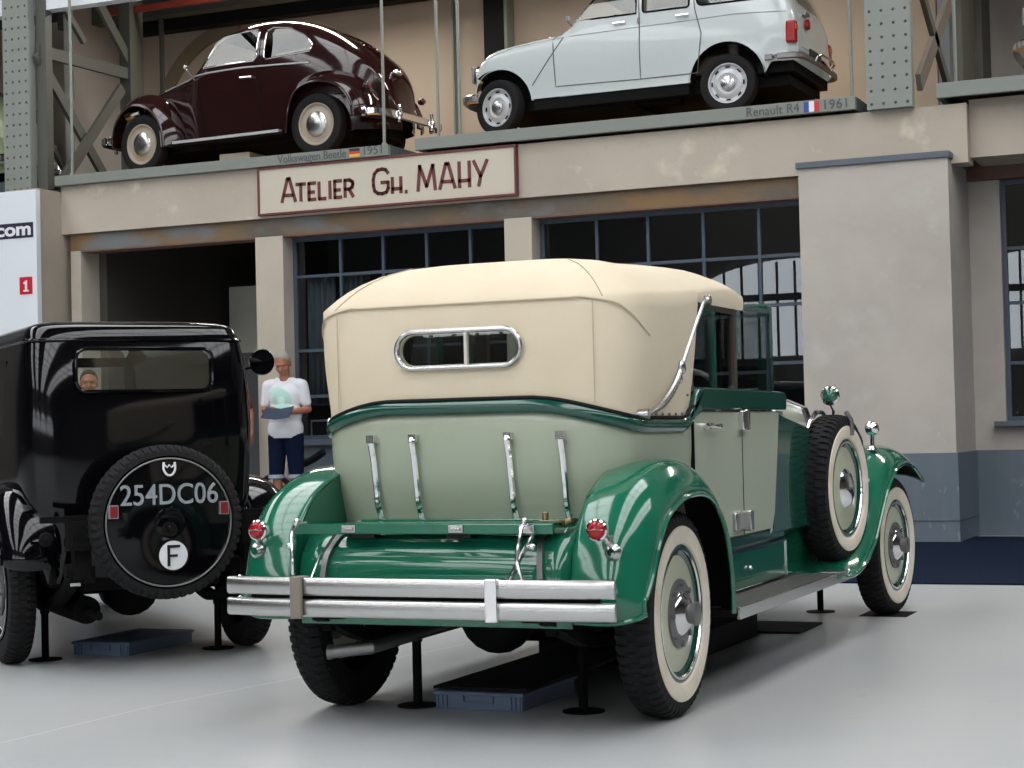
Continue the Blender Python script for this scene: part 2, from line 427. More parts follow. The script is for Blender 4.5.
# entrance furniture seen over the black car
t = empty('display_cabinet', (-9.6, 13.1, 0), 0, 'pale cabinet standing inside the dark entrance beside the post', 'cabinet')
build('cabinet_body', MB().box(.05, .80, 0, .5, 0, 2.2), M['curtain'], parent=t, smooth=False, bevel=.01)
build('cabinet_top', MB().box(.05, .80, 0, .5, 2.2, 3.05), M['ivory'], parent=t, smooth=False, bevel=.01)
tag(build('dark_board', MB().box(-11.65, -10.72, 14.0, 14.08, 1.2, 2.88), M['letter_grey'], smooth=False, bevel=.01), 'dark board standing deep inside the entrance above the black car', 'board')
# vertical blinds behind the first window
t = empty('window_blind', (0, 0, 0), 0, 'grey vertical blind panels hanging behind the left shop window', 'blind')
for x in (-6.98, -6.55):
    build('blind_panel', MB().grid([[(x+.01*i+.003*k, 10.62+.02+.02*math.sin(i*.9), 1.45+1.40*k) for i in range(36)] for k in (0, 1)]), M['curtain'], parent=t, solid=.006)
# things on the window ledge behind the glass
build('shelf_window', MB().box(-7.05, -4.5, 10.66, 11.1, 1.0, 1.06), M['wood_trim'], smooth=False, kind='structure')
t = empty('picture_frame', (-6.985, 10.86, 1.06), .35, 'white picture frame around a dark print on the window ledge', 'picture'); t.scale = (.62, .7, .75)
build('frame', MB().box(-.16, .16, -.01, .01, 0, .025).box(-.16, .16, -.01, .01, .29, .315).box(-.16, -.135, -.01, .01, .02, .30).box(.135, .16, -.01, .01, .02, .30), M['flag_white'], parent=t, smooth=False)
build('print', MB().box(-.14, .14, 0, .008, .02, .30), M['plate_black'], parent=t, smooth=False)
t = empty('round_lamp', (-6.86, 10.98, 1.06), 0, 'small round white lamp on the window ledge beside the picture frame', 'lamp')
build('lamp_body', MB().lathe([(.001, .0), (.06, .0), (.05, .02), (.015, .04), (.015, .08)], n=20), M['black'], parent=t)
build('lamp_shade', MB().ball((0, 0, .16), .09), M['flag_white'], parent=t)
t = empty('motorcycle', (-6.72, 10.18, .23), 0, 'small dark motorcycle poking up below the left shop window behind the green car', 'motorcycle'); t.scale = (.75,)*3
build('seat', MB().sweep(spline([(-.28, 0, .74), (-.1, 0, .80), (.05, 0, .86), (.22, 0, .96)]), .055), M['black'], parent=t)
build('engine', MB().ball((0, 0, .45), .2, sc=(1.3, .5, 1)), M['under'], parent=t)
build('front_wheel', MB().lathe([(.30, -.04), (.33, 0), (.30, .04), (.26, .03), (.26, -.03), (.30, -.04)], (.55, 0, .33), 'y'), M['rubber'], parent=t)
build('rear_wheel', MB().lathe([(.30, -.04), (.33, 0), (.30, .04), (.26, .03), (.26, -.03), (.30, -.04)], (-.6, 0, .33), 'y'), M['rubber'], parent=t)
build('tube_frame', MB().sweep([(-.6, 0, .33), (0, 0, .5), (.4, 0, .8), (.55, 0, .33)], .02), M['under'], parent=t)

# white information panel at the left edge
t = empty('information_panel', (-10.9, 9.86, 0), 0, 'white wall panel with navy lettering strip and red number sign at left', 'sign')
build('panel', MB().box(-1.3, .93, -.06, .02, .0, 3.965), M['white_panel'], parent=t, smooth=False, bevel=.004)
build('lettering_strip', MB().box(-.9, .89, -.066, -.06, 3.43, 3.60), M['navy'], parent=t, smooth=False)
font_text('lettering', 'com', .205, M['flag_white'], Matrix.Translation((.375, -.068, 3.462)) @ FACE_Y, .485, t, bold=.006)
build('number_plate', MB().box(.69, .865, -.066, -.06, 2.79, 2.985), M['red_sign'], parent=t, smooth=False)
build('numeral', MB().box(.767, .797, -.07, -.066, 2.83, 2.945).box(.747, .767, -.07, -.066, 2.905, 2.93).box(.745, .819, -.07, -.066, 2.82, 2.838), M['flag_white'], parent=t, smooth=False)

# painted name board on the fascia
t = empty('name_board', (-5.83, FY, 3.52), 0, 'cream workshop name board with maroon frame and letters on the fascia', 'sign')
build('board', MB().box(-1.505, 1.545, -.05, 0, .01, .515), M['sign_cream'], parent=t, smooth=False)
fr = MB(); e = .028
e = .024; fr.box(-1.515, 1.555, -.065, 0, 0, e).box(-1.515, 1.555, -.065, 0, .525-e, .525).box(-1.515, -1.515+e, -.065, 0, e, .497).box(1.555-e, 1.555, -.065, 0, e, .497)
build('board_frame', fr, M['sign_maroon'], parent=t, smooth=False, bevel=.003)
tm = MB(); bz = .135
G = [('A', -1.212, bz, .165, .245)]
x = -1.030
for ch, wd in (('T', .105), ('E', .078), ('L', .075), ('I', .02), ('E', .078), ('R', .095)):
    G.append((ch, x, bz, wd, .175)); x += wd+.0475
G += [('G', -.095, bz, .175, .26), ('H', .130, bz, .10, .155), ('.', .265, bz, .05, .1)]
x = .43
for ch, wd in (('M', .20), ('A', .175), ('H', .115), ('Y', .15)):
    G.append((ch, x, bz, wd, .255)); x += wd+.052
stroke_text(tm, G, lambda x, z, d: (x, -.0505-d, z), .038, .004)
build('painted_letters', tm, M['sign_maroon'], parent=t, smooth=False)

# ---------------------------------------------------------------- display decks upstairs
def deck(x0, x1, z0, z1, label):
    t = empty('display_deck', ((x0+x1)/2, 10.22, z0), 0, label, 'platform', 'display decks on the fascia')
    h = (x1-x0)/2; d = z1-z0
    build('edge_beam', MB().box(-h, h, 0, .06, 0, d), M['platform'], parent=t, smooth=False, bevel=.004)
    for q in (h-.06, -h): build('side_beam', MB().box(q, q+.06, .06, 3.2, 0, d), M['platform_side'], parent=t, smooth=False)
    build('deck_boards', MB().box(-h+.06, h-.06, .06, 3.2, d-.06, d-.005), M['oak_floor'], parent=t, smooth=False)
    return t
d1 = deck(-10.03, -5.73, 4.052, 4.165, 'grey display deck on the fascia, carrying the dark maroon car')
d2 = deck(-5.41, -.775, 4.075, 4.20, 'grey display deck on the fascia, carrying the white hatchback')
d3 = deck(-.02, 8, 4.105, 4.243, 'grey display deck at the upper right corner, right of the riveted column')
def cap(t, s, x, z, w): return font_text('caption', s, .125, M['letter_grey'], Matrix.Translation((x, -.003, z)) @ FACE_Y, w, t)
cap(d1, 'Volkswagen Beetle', .81, .020, .84); cap(d1, '1951', 1.865, .026, .215)
ff = MB().box(1.69, 1.815, -.004, 0, .075, .10)
build('flag_top_stripe', MB().box(1.69, 1.815, -.004, 0, .074, .104), M['flag_black'], parent=d1, smooth=False)
build('flag_mid_stripe', MB().box(1.69, 1.815, -.004, 0, .044, .074), M['flag_red'], parent=d1, smooth=False)
build('flag_low_stripe', MB().box(1.69, 1.815, -.004, 0, .014, .044), M['flag_gold'], parent=d1, smooth=False)
cap(d2, 'Renault R4', 1.26, .022, .52); cap(d2, '1961', 2.025, .025, .215)
for nm, a, c in (('left', 0, 'flag_blue'), ('middle', 1, 'flag_white'), ('right', 2, 'flag_red')):
    build('flag_%s_stripe' % nm, MB().box(1.825+a*.05, 1.875+a*.05, -.004, 0, .012, .112), M[c], parent=d2, smooth=False)

# riveted columns and side trusses
def column(x0, x1, y0, z0, z1, nm, cols=4):
    t = build(nm, MB().box(x0, x1, y0, y0+.015, z0, z1).box(x1-.02, x1, y0+.015, y0+.12, z0, z1).box(x0, x0+.02, y0+.015, y0+.12, z0, z1).box(x0+.02, x1-.02, y0+.10, y0+.12, z0, z1), M['grey_steel'], smooth=False, kind='structure')
    rv = MB()
    for i in range(cols):
        x = x0+.045+(x1-x0-.09)*i/(cols-1)
        z = z0+.05
        while z < z1-.03:
            rv.lathe([(.0155, 0), (.013, -.006), (.006, -.011), (.0005, -.012)], (x, y0, z), 'y', n=6); z += .125
    build('rivet', rv, M['grey_steel_dark'], parent=t)['kind'] = 'stuff'
    return t
column(-10.72, -10.35, 10.20, 4.00, 7.4, 'column_left')
column(-.66, -.235, 10.20, 4.05, 7.4, 'column_right')
def flat(m, p0, p1, w=.13, t=.05): return m.obox(p0, p1, t, w)
tx = -10.22
m = MB(); m.box(tx-.1, tx+.06, 11.92, 12.20, 4.05, 7.4); m.box(-10.34, -10.2, 10.32, 10.44, 4.05, 6.85)
flat(m, (tx-.08, 10.3, 5.66), (tx, 12.0, 5.66), .14); flat(m, (tx-.08, 10.28, 5.62), (tx, 11.55, 4.2), .12); flat(m, (tx+.05, 11.75, 5.45), (tx+.05, 10.5, 4.1), .13)
flat(m, (tx, 11.3, 6.5), (tx, 12.05, 5.75), .13); flat(m, (tx-.02, 10.4, 6.55), (tx-.02, 11.1, 5.9), .08)
flat(m, (tx-.3, 10.5, 5.0), (tx-.3, 11.2, 4.2), .06)
build('truss_left', m, M['grey_steel_dark'], smooth=False, kind='structure')
build('column_rear', MB().box(-10.47, -10.42, 13.0, 13.05, 4.05, 7.4), M['grey_steel_dark'], smooth=False, kind='structure')
tx = -.2
m = MB(); m.box(tx-.08, tx+.05, 12.55, 13.4, 4.05, 7.4); m.box(tx-.05, tx+.02, 14.1, 14.7, 4.05, 7.4)
flat(m, (tx, 10.55, 5.25), (tx, 12.3, 4.3), .12)
build('truss_right', m, M['grey_steel_dark'], smooth=False, kind='structure')
build('truss_right_diagonal', MB().obox((tx, 12.4, 5.6), (tx, 10.36, 4.29), .05, .17), M['old_steel'], smooth=False, kind='structure')
# hanging rods in front of the decks
RT = 'thin steel rod on the deck edge '
for x, y, z, tail in ((-9.80, 10.25, 4.16, 'at its left end, in front of the truss'), (-5.80, 10.28, 4.16, 'behind the tail of the maroon car'), (-5.22, 10.4, 4.19, 'just right of the maroon car'), (-4.93, 10.31, 4.19, 'beside the nose of the white car'),
                (-.83, 10.35, 4.19, 'behind the tail of the white car'), (.05, 10.9, 4.24, 'right of the riveted column')):
    tag(build('steel_rod', MB().cyl((x, y, z), (x, y, 7.2), .017, n=10).cyl((x, y, z), (x, y, z+.03), .03, n=10), M['grey_steel']), RT+tail, 'rod', 'steel rods along the deck edge')
# back wall upstairs, arch, upper slab and beams
build('wall_back', MB().box(-14, -8.15, 13.6, 13.7, 4.05, 7.4).box(-8.15, -.6, 13.6, 13.7, 4.05, 7.4), M['cream_wall'], smooth=False, kind='structure')
build('wall_back_right', MB().box(-.6, 8, 15.2, 15.3, 4.05, 7.4), M['pale_wall'], smooth=False, kind='structure')
arch = MB(); rows = []
for i in range(25):
    a = PI/2*(1+i/24); rows.append([(-9.6+math.cos(a)*r, y, 5.1+math.sin(a)*r*1.08) for r, y in ((1.22, 13.6), (1.22, 13.53), (1.38, 13.53), (1.38, 13.6))])
arch.grid(rows, cu=True, cap=True)
build('trim_12', arch, M['brown_arch'], kind='structure')
build('trim_13', MB().box(-6.02, -5.74, 13.4, 13.6, 4.05, 7.4), M['black'], smooth=False, kind='structure')
build('trim_14', MB().box(-5.74, -5.70, 13.38, 13.6, 4.05, 7.4).box(-6.5, -6.48, 13.5, 13.6, 4.05, 7.4), M['platform'], smooth=False, kind='structure')
build('beam_upper', MB().box(-12, -2, 13.3, 13.5, 6.50, 6.70), M['black'], smooth=False, kind='structure')
build('beam_green', MB().box(-12, -2, 12.9, 13.1, 6.60, 6.85), M['grey_steel_dark'], smooth=False, kind='structure')
build('beam_edge', MB().box(-14, -8.9, 10.34, 10.5, 6.13, 6.75), M['white_panel'], smooth=False, kind='structure')
build('pipe_red', MB().box(-10.6, -7.0, 12.0, 12.07, 6.44, 6.51), M['red_pipe'], smooth=False, kind='structure')
build('ceiling_upper', MB().box(-14, 8, 10.45, 15.5, 6.9, 7.1), M['room_dark'], smooth=False, kind='structure')
build('wall_deep_left', MB().box(-11.6, -11.45, 12.5, 13.6, 4.05, 7.0), M['pale_wall'], smooth=False, kind='structure')

# ---------------------------------------------------------------- the hall behind the camera: glazed roof and arched end
rf = MB()
strips = [(-17, -12.5), (-8, -3.5), (1, 5.5), (10, 14.5)]
xs = [-40]+[v for s in strips for v in s]+[28]
for a, b in zip(xs[::2], xs[1::2]): rf.box(a, b, -42, 9.5, 12.0, 12.3)
build('wall_hall_left', MB().box(-40.3, -40, -36, 16, 0, 12), M['hall_wall'], smooth=False, kind='structure')
build('wall_hall_right', MB().box(28, 28.3, -36, 16, 0, 12), M['hall_wall'], smooth=False, kind='structure')
build('wall_far_left', MB().box(-40, -18.2, 10.8, 11, 0, 12).box(-18.2, -12.6, 10.8, 11, 0, 4.05).box(-18.2, -12.6, 13.8, 14, 4.05, 7.2).box(-18.2, -12.6, 10.8, 11, 7.2, 12).box(-12.6, 12, 10.5, 10.7, 7.22, 12).box(12, 28, 10.8, 11, 0, 12), M['hall_wall'], smooth=False, kind='structure')
build('ceiling_hall', rf, M['roof_dark'], smooth=False, kind='structure')
for i, (a, b) in enumerate(strips):
    s = build('skylight_%d' % (i+1), MB().box(a, b, -38, 9, 12.1, 12.14), M['sky_glass'], smooth=False, kind='structure')
    mm = MB(); y = -38
    while y <= 9: mm.box(a, b, y-.06, y+.06, 11.9, 12.0); y += 2.35
    mm.box((a+b)/2-.05, (a+b)/2+.05, -38, 9, 11.88, 12.0)
    build('glazing_bars', mm, M['roof_dark'], parent=s, smooth=False)
gb = MB(); GY = -36
build('wall_rear', MB().box(-40, 30, GY-.3, GY-.1, 0, 12), M['hall_wall'], smooth=False, kind='structure')
for i, cx in enumerate((-13.6, -4.6, 4.4, 13.4)):
    pts = [(cx-4.2, 3.6)]+[(cx+4.2*math.cos(PI-PI*k/16), 5.4+1.7*math.sin(PI*k/16)) for k in range(17)]+[(cx+4.2, 3.6)]
    s = build('window_%d' % (10+i), MB().prism(pts, 'y', GY-.1, GY), M['gable_glass'], smooth=False, kind='structure')
    mm = MB()
    for k in range(-6, 7): mm.box(cx+k*.66-.04, cx+k*.66+.04, GY, GY+.08, 3.6, 7.0)
    mm.box(cx-4.2, cx+4.2, GY, GY+.1, 5.6, 5.85)
    build('glazing_bars', mm, M['roof_dark'], parent=s, smooth=False)

# area lights added under the upper ceiling to brighten the deck wall, no fixtures
for x, wd in ((-7.6, 2.4), (-3.2, 2.4), (2.5, 2.4)):
    ld = bpy.data.lights.new('deck_fill', 'AREA'); ld.shape = 'RECTANGLE'; ld.size = wd; ld.size_y = .25; ld.energy = 130; ld.color = (1, .94, .85)
    lo = bpy.data.objects.new('deck_fill', ld); C.objects.link(lo); lo.location = (x, 11.9, 6.85); lo.rotation_euler = (math.radians(-18), 0, 0)
# ================================================================ VEHICLES
def arc(n, a, b): return [a+(b-a)*i/n for i in range(n+1)]
def tire_mesh(R, wd, rin, tread=True, n=96):
    # tyre carcass around the x axis, outer face towards +x, with tread blocks
    h = wd/2; prof = [(rin, -h*.62), (rin+.02, -h*.86), (R*.86, -h*1.0), (R*.95, -h*.92), (R*.985, -h*.72), (R, -h*.4), (R, -h*.15), (R*1.0, h*.15), (R, h*.4), (R*.985, h*.72), (R*.95, h*.92), (R*.86, h*1.0), (rin+.02, h*.86), (rin, h*.62)]
    m = MB(); rows = []; nb = 58 if tread else n; angs = []
    for b_ in range(nb):
        for f_, g in (((0, 0), (.52, 0), (.58, 1), (.94, 1)) if tread else ((0, 0),)): angs.append(((b_+f_)*2*PI/nb, g))
    for i, (r, x) in enumerate(prof):
        row = []
        for a, g in angs:
            rr = r
            if tread:
                if 3 <= i <= 5 or 8 <= i <= 10: rr -= .011*g
                if i in (6, 7): rr -= .006*(1-g)
            row.append((x, math.cos(a)*rr, math.sin(a)*rr))
        rows.append(row)
    m.grid(rows, cu=True)
    return m
def mirror_if(m, s): return m if s > 0 else m.mirx()
def classic_wheel(parent, loc, s, R, wd, spare=False, ww=True, discmat='disc_cream', ringmat='dark_green'):
    t = build('wheel' if not spare else 'spare_wheel', mirror_if(tire_mesh(R, wd, R*.64), s), M['rubber'], parent=parent, loc=loc, ang=30)
    h = wd/2
    if ww: build('whitewall', mirror_if(MB().lathe([(R*.845, h*1.0), (R*.84, h*1.06), (R*.75, h*1.10), (R*.68, h*1.02), (R*.655, h*.85)], ax='x', n=64), s), M['whitewall'], parent=t)
    build('rim', mirror_if(MB().lathe([(R*.665, h*.80), (R*.665, h*.93), (R*.64, h*.97), (R*.625, h*.90), (R*.62, h*.80), (R*.56, h*.66), (R*.545, h*.50)], ax='x', n=64), s), M[ringmat], parent=t)
    build('rim_ring', mirror_if(MB().lathe([(R*.625, h*.90), (R*.635, h*.96), (R*.61, h*.96), (R*.605, h*.86), (R*.625, h*.90)], ax='x', n=64), s), M['chrome'], parent=t)
    build('wheel_disc', mirror_if(MB().lathe([(R*.56, h*.45), (R*.56, h*.66), (R*.5, h*.72), (R*.30, h*.80), (R*.22, h*.82), (R*.21, h*.2), (.001, h*.2)], ax='x', n=64), s), M[discmat], parent=t)
    if spare:
        build('hub_cap', mirror_if(MB().lathe([(R*.27, h*.62), (R*.27, h*.8), (R*.22, h*1.05), (R*.12, h*1.25), (.001, h*1.3)], ax='x', n=40), s), M['chrome'], parent=t)
    else:
        hb = MB().lathe([(R*.22, h*.90), (R*.21, h*1.02), (R*.19, h*1.12), (R*.17, h*1.2), (R*.15, h*1.28), (R*.12, h*1.40), (R*.07, h*1.47), (.001, h*1.48)], ax='x', n=40)
        build('hub_cap', mirror_if(hb, s), M['chrome'], parent=t)
        bb = MB()
        for k in range(8):
            a = 2*PI*k/8; bb.cyl((h*.8, math.cos(a)*R*.29, math.sin(a)*R*.29), (h*1.08, math.cos(a)*R*.29, math.sin(a)*R*.29), .012, n=8)
        bb.lathe([(R*.20, h*.70), (R*.335, h*.78), (R*.335, h*.90), (R*.25, h*.96), (R*.15, h*.96)], ax='x', n=40)
        build('bolt_ring', mirror_if(bb, s), M['dull_steel'], parent=t)
        build('hub_barrel', mirror_if(MB().lathe([(R*.10, h*1.3), (R*.10, h*1.62), (R*.115, h*1.64), (R*.115, h*1.80), (R*.085, h*1.86), (.001, h*1.86)], ax='x', n=28), s), M['dull_steel'], parent=t)
    return t

def fender_mesh(path, x0, x1, drop, inner=.04, nu=14, p=2.4, crown=.45, wfun=None):
    # path: (y, z) crown line; shell falls away from the crown towards both lips
    pts = spline([(0, y, z) for y, z in path], 8); rows = []; lip = []
    N = len(pts)
    for i, q in enumerate(pts):
        d = (pts[min(i+1, N-1)]-pts[max(i-1, 0)]).normalized(); n = Vector((0, -d.z, d.y))
        if i == 0: n0 = n
        s0, s1, dr = (wfun(i/(N-1)) if wfun else (0, 0, 1)); row = []
        for j in range(nu+1):
            u = j/nu; x = lerp(x0+s0, x1+s1, u)
            if u > crown: k = ((u-crown)/(1-crown))**p*drop*dr; x = x - 0.012*((u-crown)/(1-crown))**6
            else: k = ((crown-u)/crown)**2*inner*dr
            row.append(q-n*k+Vector((x, 0, 0)))
        rows.append(row); lip.append(row[-1])
    return rows, lip

def green_car():
    t = empty('vintage_convertible_car', (0, 0, 0), 0, 'green and sage vintage open tourer with closed cream canvas top, large in the middle', 'car')
    P = lambda name, m, mt, par=None, **k: build(name, m, M[mt] if isinstance(mt, str) else [M[q] for q in mt], parent=par or t, **k)
    # ---- perimeter of the coachwork at height z
    Wt = [(.56, .60), (.65, .625), (.75, .645), (.9, .662), (1.05, .672), (1.2, .672), (1.4, .695), (1.62, .715)]
    Yt = [(.56, -.17), (.65, -.215), (.75, -.255), (.9, -.305), (1.0, -.325), (1.12, -.335), (1.25, -.325), (1.45, -.315), (1.62, -.30)]
    SY = [1.95, 1.6, 1.25, 1.0, .8, .66, .58, .54, .52, .50, .48, .46, .42, .36, .28, .18]
    def peri(z, w=None, ys=SY, off=0, k=16):
        W = cinterp(z, Wt)+off; yr = cinterp(z, Yt)-off; yc = .10; e = .47; r = []
        for y in ys: r.append((W if y > yc else W, y))
        for i in range(k+1):
            a = PI/2*i/k; r.append((W*max(math.cos(a), 0)**e, yc-(yc-yr)*max(math.sin(a), 0)**e))
        return r+[(-x, y) for x, y in r[-2::-1]]
    base = peri(1.1); S = [0]
    for a, b in zip(base, base[1:]): S.append(S[-1]+math.dist(a, b))
    S = [abs(s-S[-1]/2) for s in S]
    def belt(i):
        x, y = base[i]
        if y > .62: return 1.185
        z = 1.205-.088*sm((S[i]-.30)/.50)
        if y > .36: z = lerp(z, 1.185, sm((y-.38)/.2))
        return z
    n = len(base)
    rows = []
    for f in arc(12, 0, 1):
        row = []
        for i in range(n):
            z = lerp(.56, belt(i), f); x, y = peri(z)[i]; row.append((x, y, z))
        rows.append(row)
    tub = P('body_tub', MB().grid(rows), 'sage', ang=60, solid=.012)
    # inner floor so that the car is closed from below
    P('floor_pan', MB().prism([(x*.98, y) for x, y in peri(.6)], 'z', .54, .57), 'under', smooth=False)
    # ---- green belt moulding
    top = []; sect = [(-.026, .0), (-.026, .012), (-.012, .022), (.008, .022), (.022, .012), (.026, 0), (.026, -.006), (-.026, -.006)]
    rr = []
    for i in range(n):
        x, y = base[i]
        if y > .62: continue
        zb = belt(i); nx, ny = 0, 0
        a, b = base[max(i-1, 0)], base[min(i+1, n-1)]; dx, dy = b[0]-a[0], b[1]-a[1]; L = math.hypot(dx, dy); nx, ny = -dy/L, dx/L
        if nx*x+ny*(y-.8) < 0: nx, ny = -nx, -ny
        rr.append([(x+nx*(o), y+ny*o, zb+.012+h) for h, o in sect])
    P('belt_moulding', MB().grid(rr, cu=True, cap=True), 'dark_green', ang=50)
    # black gutter above it
    g = [(Vector(r[4])+Vector(r[5]))/2+Vector((0, 0, .006)) for r in rr]
    P('gutter', MB().sweep(g, .007, 6), 'black')
    # ---- green upper door panel with its rising corner
    for s in (1, -1):
        m = MB(); pl = [(.40, 1.125), (.45, 1.125), (.475, 1.15), (.49, 1.19), (1.95, 1.19), (1.955, 1.255), (1.94, 1.272), (1.86, 1.278), (.64, 1.285), (.57, 1.275), (.53, 1.25), (.505, 1.21), (.49, 1.18), (.45, 1.165), (.40, 1.16)]
        m.prism(pl, 'x', s*.655, s*.692); P('upper_door_panel', m, 'dark_green', smooth=False, bevel=.008)
        P('door_sill_strip', MB().box(min(s*.60, s*.668), max(s*.60, s*.668), .45, 1.93, .575, .625), 'dark_green', smooth=False, bevel=.006)
        d = P('door', MB().prism([(.50, .63), (1.67, .63), (1.72, .70), (1.80, 1.0), (1.84, 1.18), (.50, 1.18)], 'x', s*.600, s*.682), 'sage', smooth=False, bevel=.004)
        for yg in (1.198, .497): P('door_gap', MB().box(min(s*.66, s*.6835), max(s*.66, s*.6835), yg, yg+.006, .63, 1.18), 'under', d, smooth=False)
        P('door_handle', MB().sweep(spline([(s*.70, .62, 1.12), (s*.712, .65, 1.123), (s*.712, .75, 1.118), (s*.705, .80, 1.12)]), [.008]*8+[.011]*8+[.013]*8+[.008]).cyl((s*.67, .64, 1.12), (s*.712, .64, 1.12), .014), 'chrome', d)
        for z in (1.145,):
            P('hinge', MB().box(min(s*.675, s*.71), max(s*.675, s*.71), 1.14, 1.25, z-.045, z+.04).cyl((s*.705, 1.195, z-.05), (s*.705, 1.195, z+.045), .014), 'chrome', d, bevel=.004)
        P('step_plate', MB().box(min(s*.675, s*.70), max(s*.675, s*.70), 1.02, 1.15, .655, .735).box(min(s*.675, s*.73), max(s*.675, s*.73), 1.15, 1.20, .65, .74), 'brushed', d, bevel=.005)
        # bonnet side and cowl
        P('cowl_side', MB().prism([(1.66, .60), (2.45, .60), (2.45, 1.10), (1.95, 1.16), (1.84, 1.18), (1.81, 1.0), (1.74, .75), (1.70, .63)], 'x', s*.55, s*.676), 'dark_green', smooth=False, bevel=.01)
        P('splash_apron', MB().prism([(.54, .37), (2.9, .37), (2.9, .60), (.54, .60)], 'x', s*.55, s*.615), 'green', smooth=False, bevel=.006)
        tb = P('tool_box', MB().box(min(s*.60, s*.66), max(s*.60, s*.66), .66, 1.98, .385, .56), 'green', smooth=False, bevel=.008)
        P('box_trim', MB().box(min(s*.655, s*.666), max(s*.655, s*.666), .66, 1.98, .552, .562).box(min(s*.655, s*.666), max(s*.655, s*.666), 1.97, 1.98, .385, .56), 'chrome', tb, smooth=False)
        P('box_knob', MB().ball((s*.668, 1.32, .47), .012), 'chrome', tb)
        # running board
        rb = P('running_board', MB().box(min(s*.60, s*.855), max(s*.60, s*.855), .50, 2.42, .335, .365), 'under', smooth=False, bevel=.004)
        P('tread_mat', MB().box(min(s*.62, s*.835), max(s*.62, s*.835), .56, 2.32, .365, .371), 'board_mat', rb, smooth=False)
        P('edge_trim', MB().box(min(s*.845, s*.862), max(s*.845, s*.862), .50, 2.42, .325, .375).box(min(s*.62, s*.855), max(s*.62, s*.855), 2.30, 2.42, .368, .374), 'brushed', rb, smooth=False, bevel=.003)
    # ---- canvas top
    TY = [1.265, 1.24, 1.16, 1.0, .8, .66, .58, .54, .52, .50, .48, .46, .42, .36, .28, .18]
    def zs(y): return cinterp(y, [(-.35, 1.618), (.0, 1.635), (.4, 1.665), (.8, 1.705), (1.1, 1.725), (1.28, 1.70)])
    def zc(y): return cinterp(y, [(-.35, 1.625), (-.15, 1.735), (.05, 1.785), (.4, 1.82), (.8, 1.84), (1.1, 1.845), (1.22, 1.82), (1.28, 1.78)])
    def zb(i, x, y):
        if y > .53: return 1.64+.0*y
        return belt(i)+.040
    nn = len(peri(1.1, ys=TY)); rows = []
    for f in (0, .12, .28, .45, .62, .78, .9, 1):
        row = []
        for i in range(nn):
            y0 = peri(1.1, ys=TY)[i][1]; z = lerp(zb(i, 0, y0), zs(y0), f); x, y = peri(min(z, 1.62), ys=TY)[i]; x *= 1-.045*sm((y-.30)/.5)
            row.append((x*(1+.006*math.sin(f*PI)), y-.008*math.sin(f*PI)*(y < .1), z))
        rows.append(row)
    ring = rows[-1]
    for f in (.03, .07, .12, .19, .28, .40, .55, .75, 1):
        row = []
        for x, y, z in ring:
            cy = max(y, .35); X = lerp(x, 0, f); Y = lerp(y, cy, f); q = (1-(1-f)**4.2)
            row.append((X, Y, lerp(z, zc(cy), q)))
        rows.append(row)
    cv = P('canvas_top', MB().grid(rows), 'canvas', ang=180, solid=.014)
    cut(cv, [MB().prism(rrect(-.248, .256, 1.384, 1.502, .058), 'y', -1.0, .05)], 50)
    # piping along the rear seam, dropping on the quarters
    idx = [i for i in range(nn) if ring[i][1] < .02]
    idx = [i for i in idx if abs(ring[i][0]) < .54]; seam = [Vector(ring[i])*1.0+Vector((0, -.006, .002)) for i in idx]
    sgn = lambda v: 1 if v > 0 else -1
    def cor(x, z):
        W = cinterp(min(z, 1.62), Wt); yr = cinterp(min(z, 1.62), Yt); a = math.acos(min(1, (x/W))**(1/.47)); return .10-(.10-yr)*math.sin(a)**.47-.008
    lead = lambda s: [Vector((s*x*1.004, cor(x, z), z)) for x, z in ((.6985, 1.475), (.693, 1.50), (.68, 1.535), (.655, 1.57), (.615, 1.600))]
    P('rear_seam', MB().sweep(spline(lead(sgn(seam[0].x))+seam+lead(sgn(seam[-1].x))[::-1], 3), .0045, 6), 'canvas_piping', cv)
    for s in (1, -1):
        P('corner_seam', MB().sweep([(s*.55, -.29, z) for z in (1.22, 1.35, 1.5, 1.61)], .0022, 5), 'canvas_piping', cv)
        j = min((i for i in range(nn) if ring[i][0]*s > 0 and ring[i][1] < 0), key=lambda i: abs(abs(ring[i][0])-.56))
        P('roof_seam', MB().sweep([Vector(r[j])+Vector((0, 0, .003)) for r in rows[7:14]], .0022, 5), 'canvas_piping', cv)
    # press studs along the canvas edge
    st = MB()
    for s in (1, -1):
        for y in (-.05, .04, .12, .20, .28, .36): st.ball((s*.680, y, 1.172+.0*y), .006, 8, 6)
        for y, z in ((.45, 1.25), (.45, 1.33)): st.ball((s*.676, y, z), .006, 8, 6)
        for y in (.78, .92, 1.06, 1.2): st.ball((s*.650, y, 1.658), .006, 8, 6)
    P('press_studs', st, 'dull_steel', cv)
    # front hem of the canvas
    P('canvas_hem', MB().box(-.64, .64, 1.26, 1.285, 1.635, 1.67), 'canvas', cv, smooth=False, bevel=.006)
    # rear window
    rw = P('rear_window_frame', MB().sweep([(x, -.338, z) for x, z in rrect(-.260, .268, 1.372, 1.514, .070, 8)], .011, 10, closed=True, up=(0, -1, 0)), 'brushed')
    P('pane', MB().prism(rrect(-.253, .261, 1.378, 1.508, .064), 'y', -.330, -.326), 'glass', rw, smooth=False)
    P('divider', MB().box(.035, .047, -.345, -.325, 1.38, 1.51), 'ivory', rw, smooth=False)
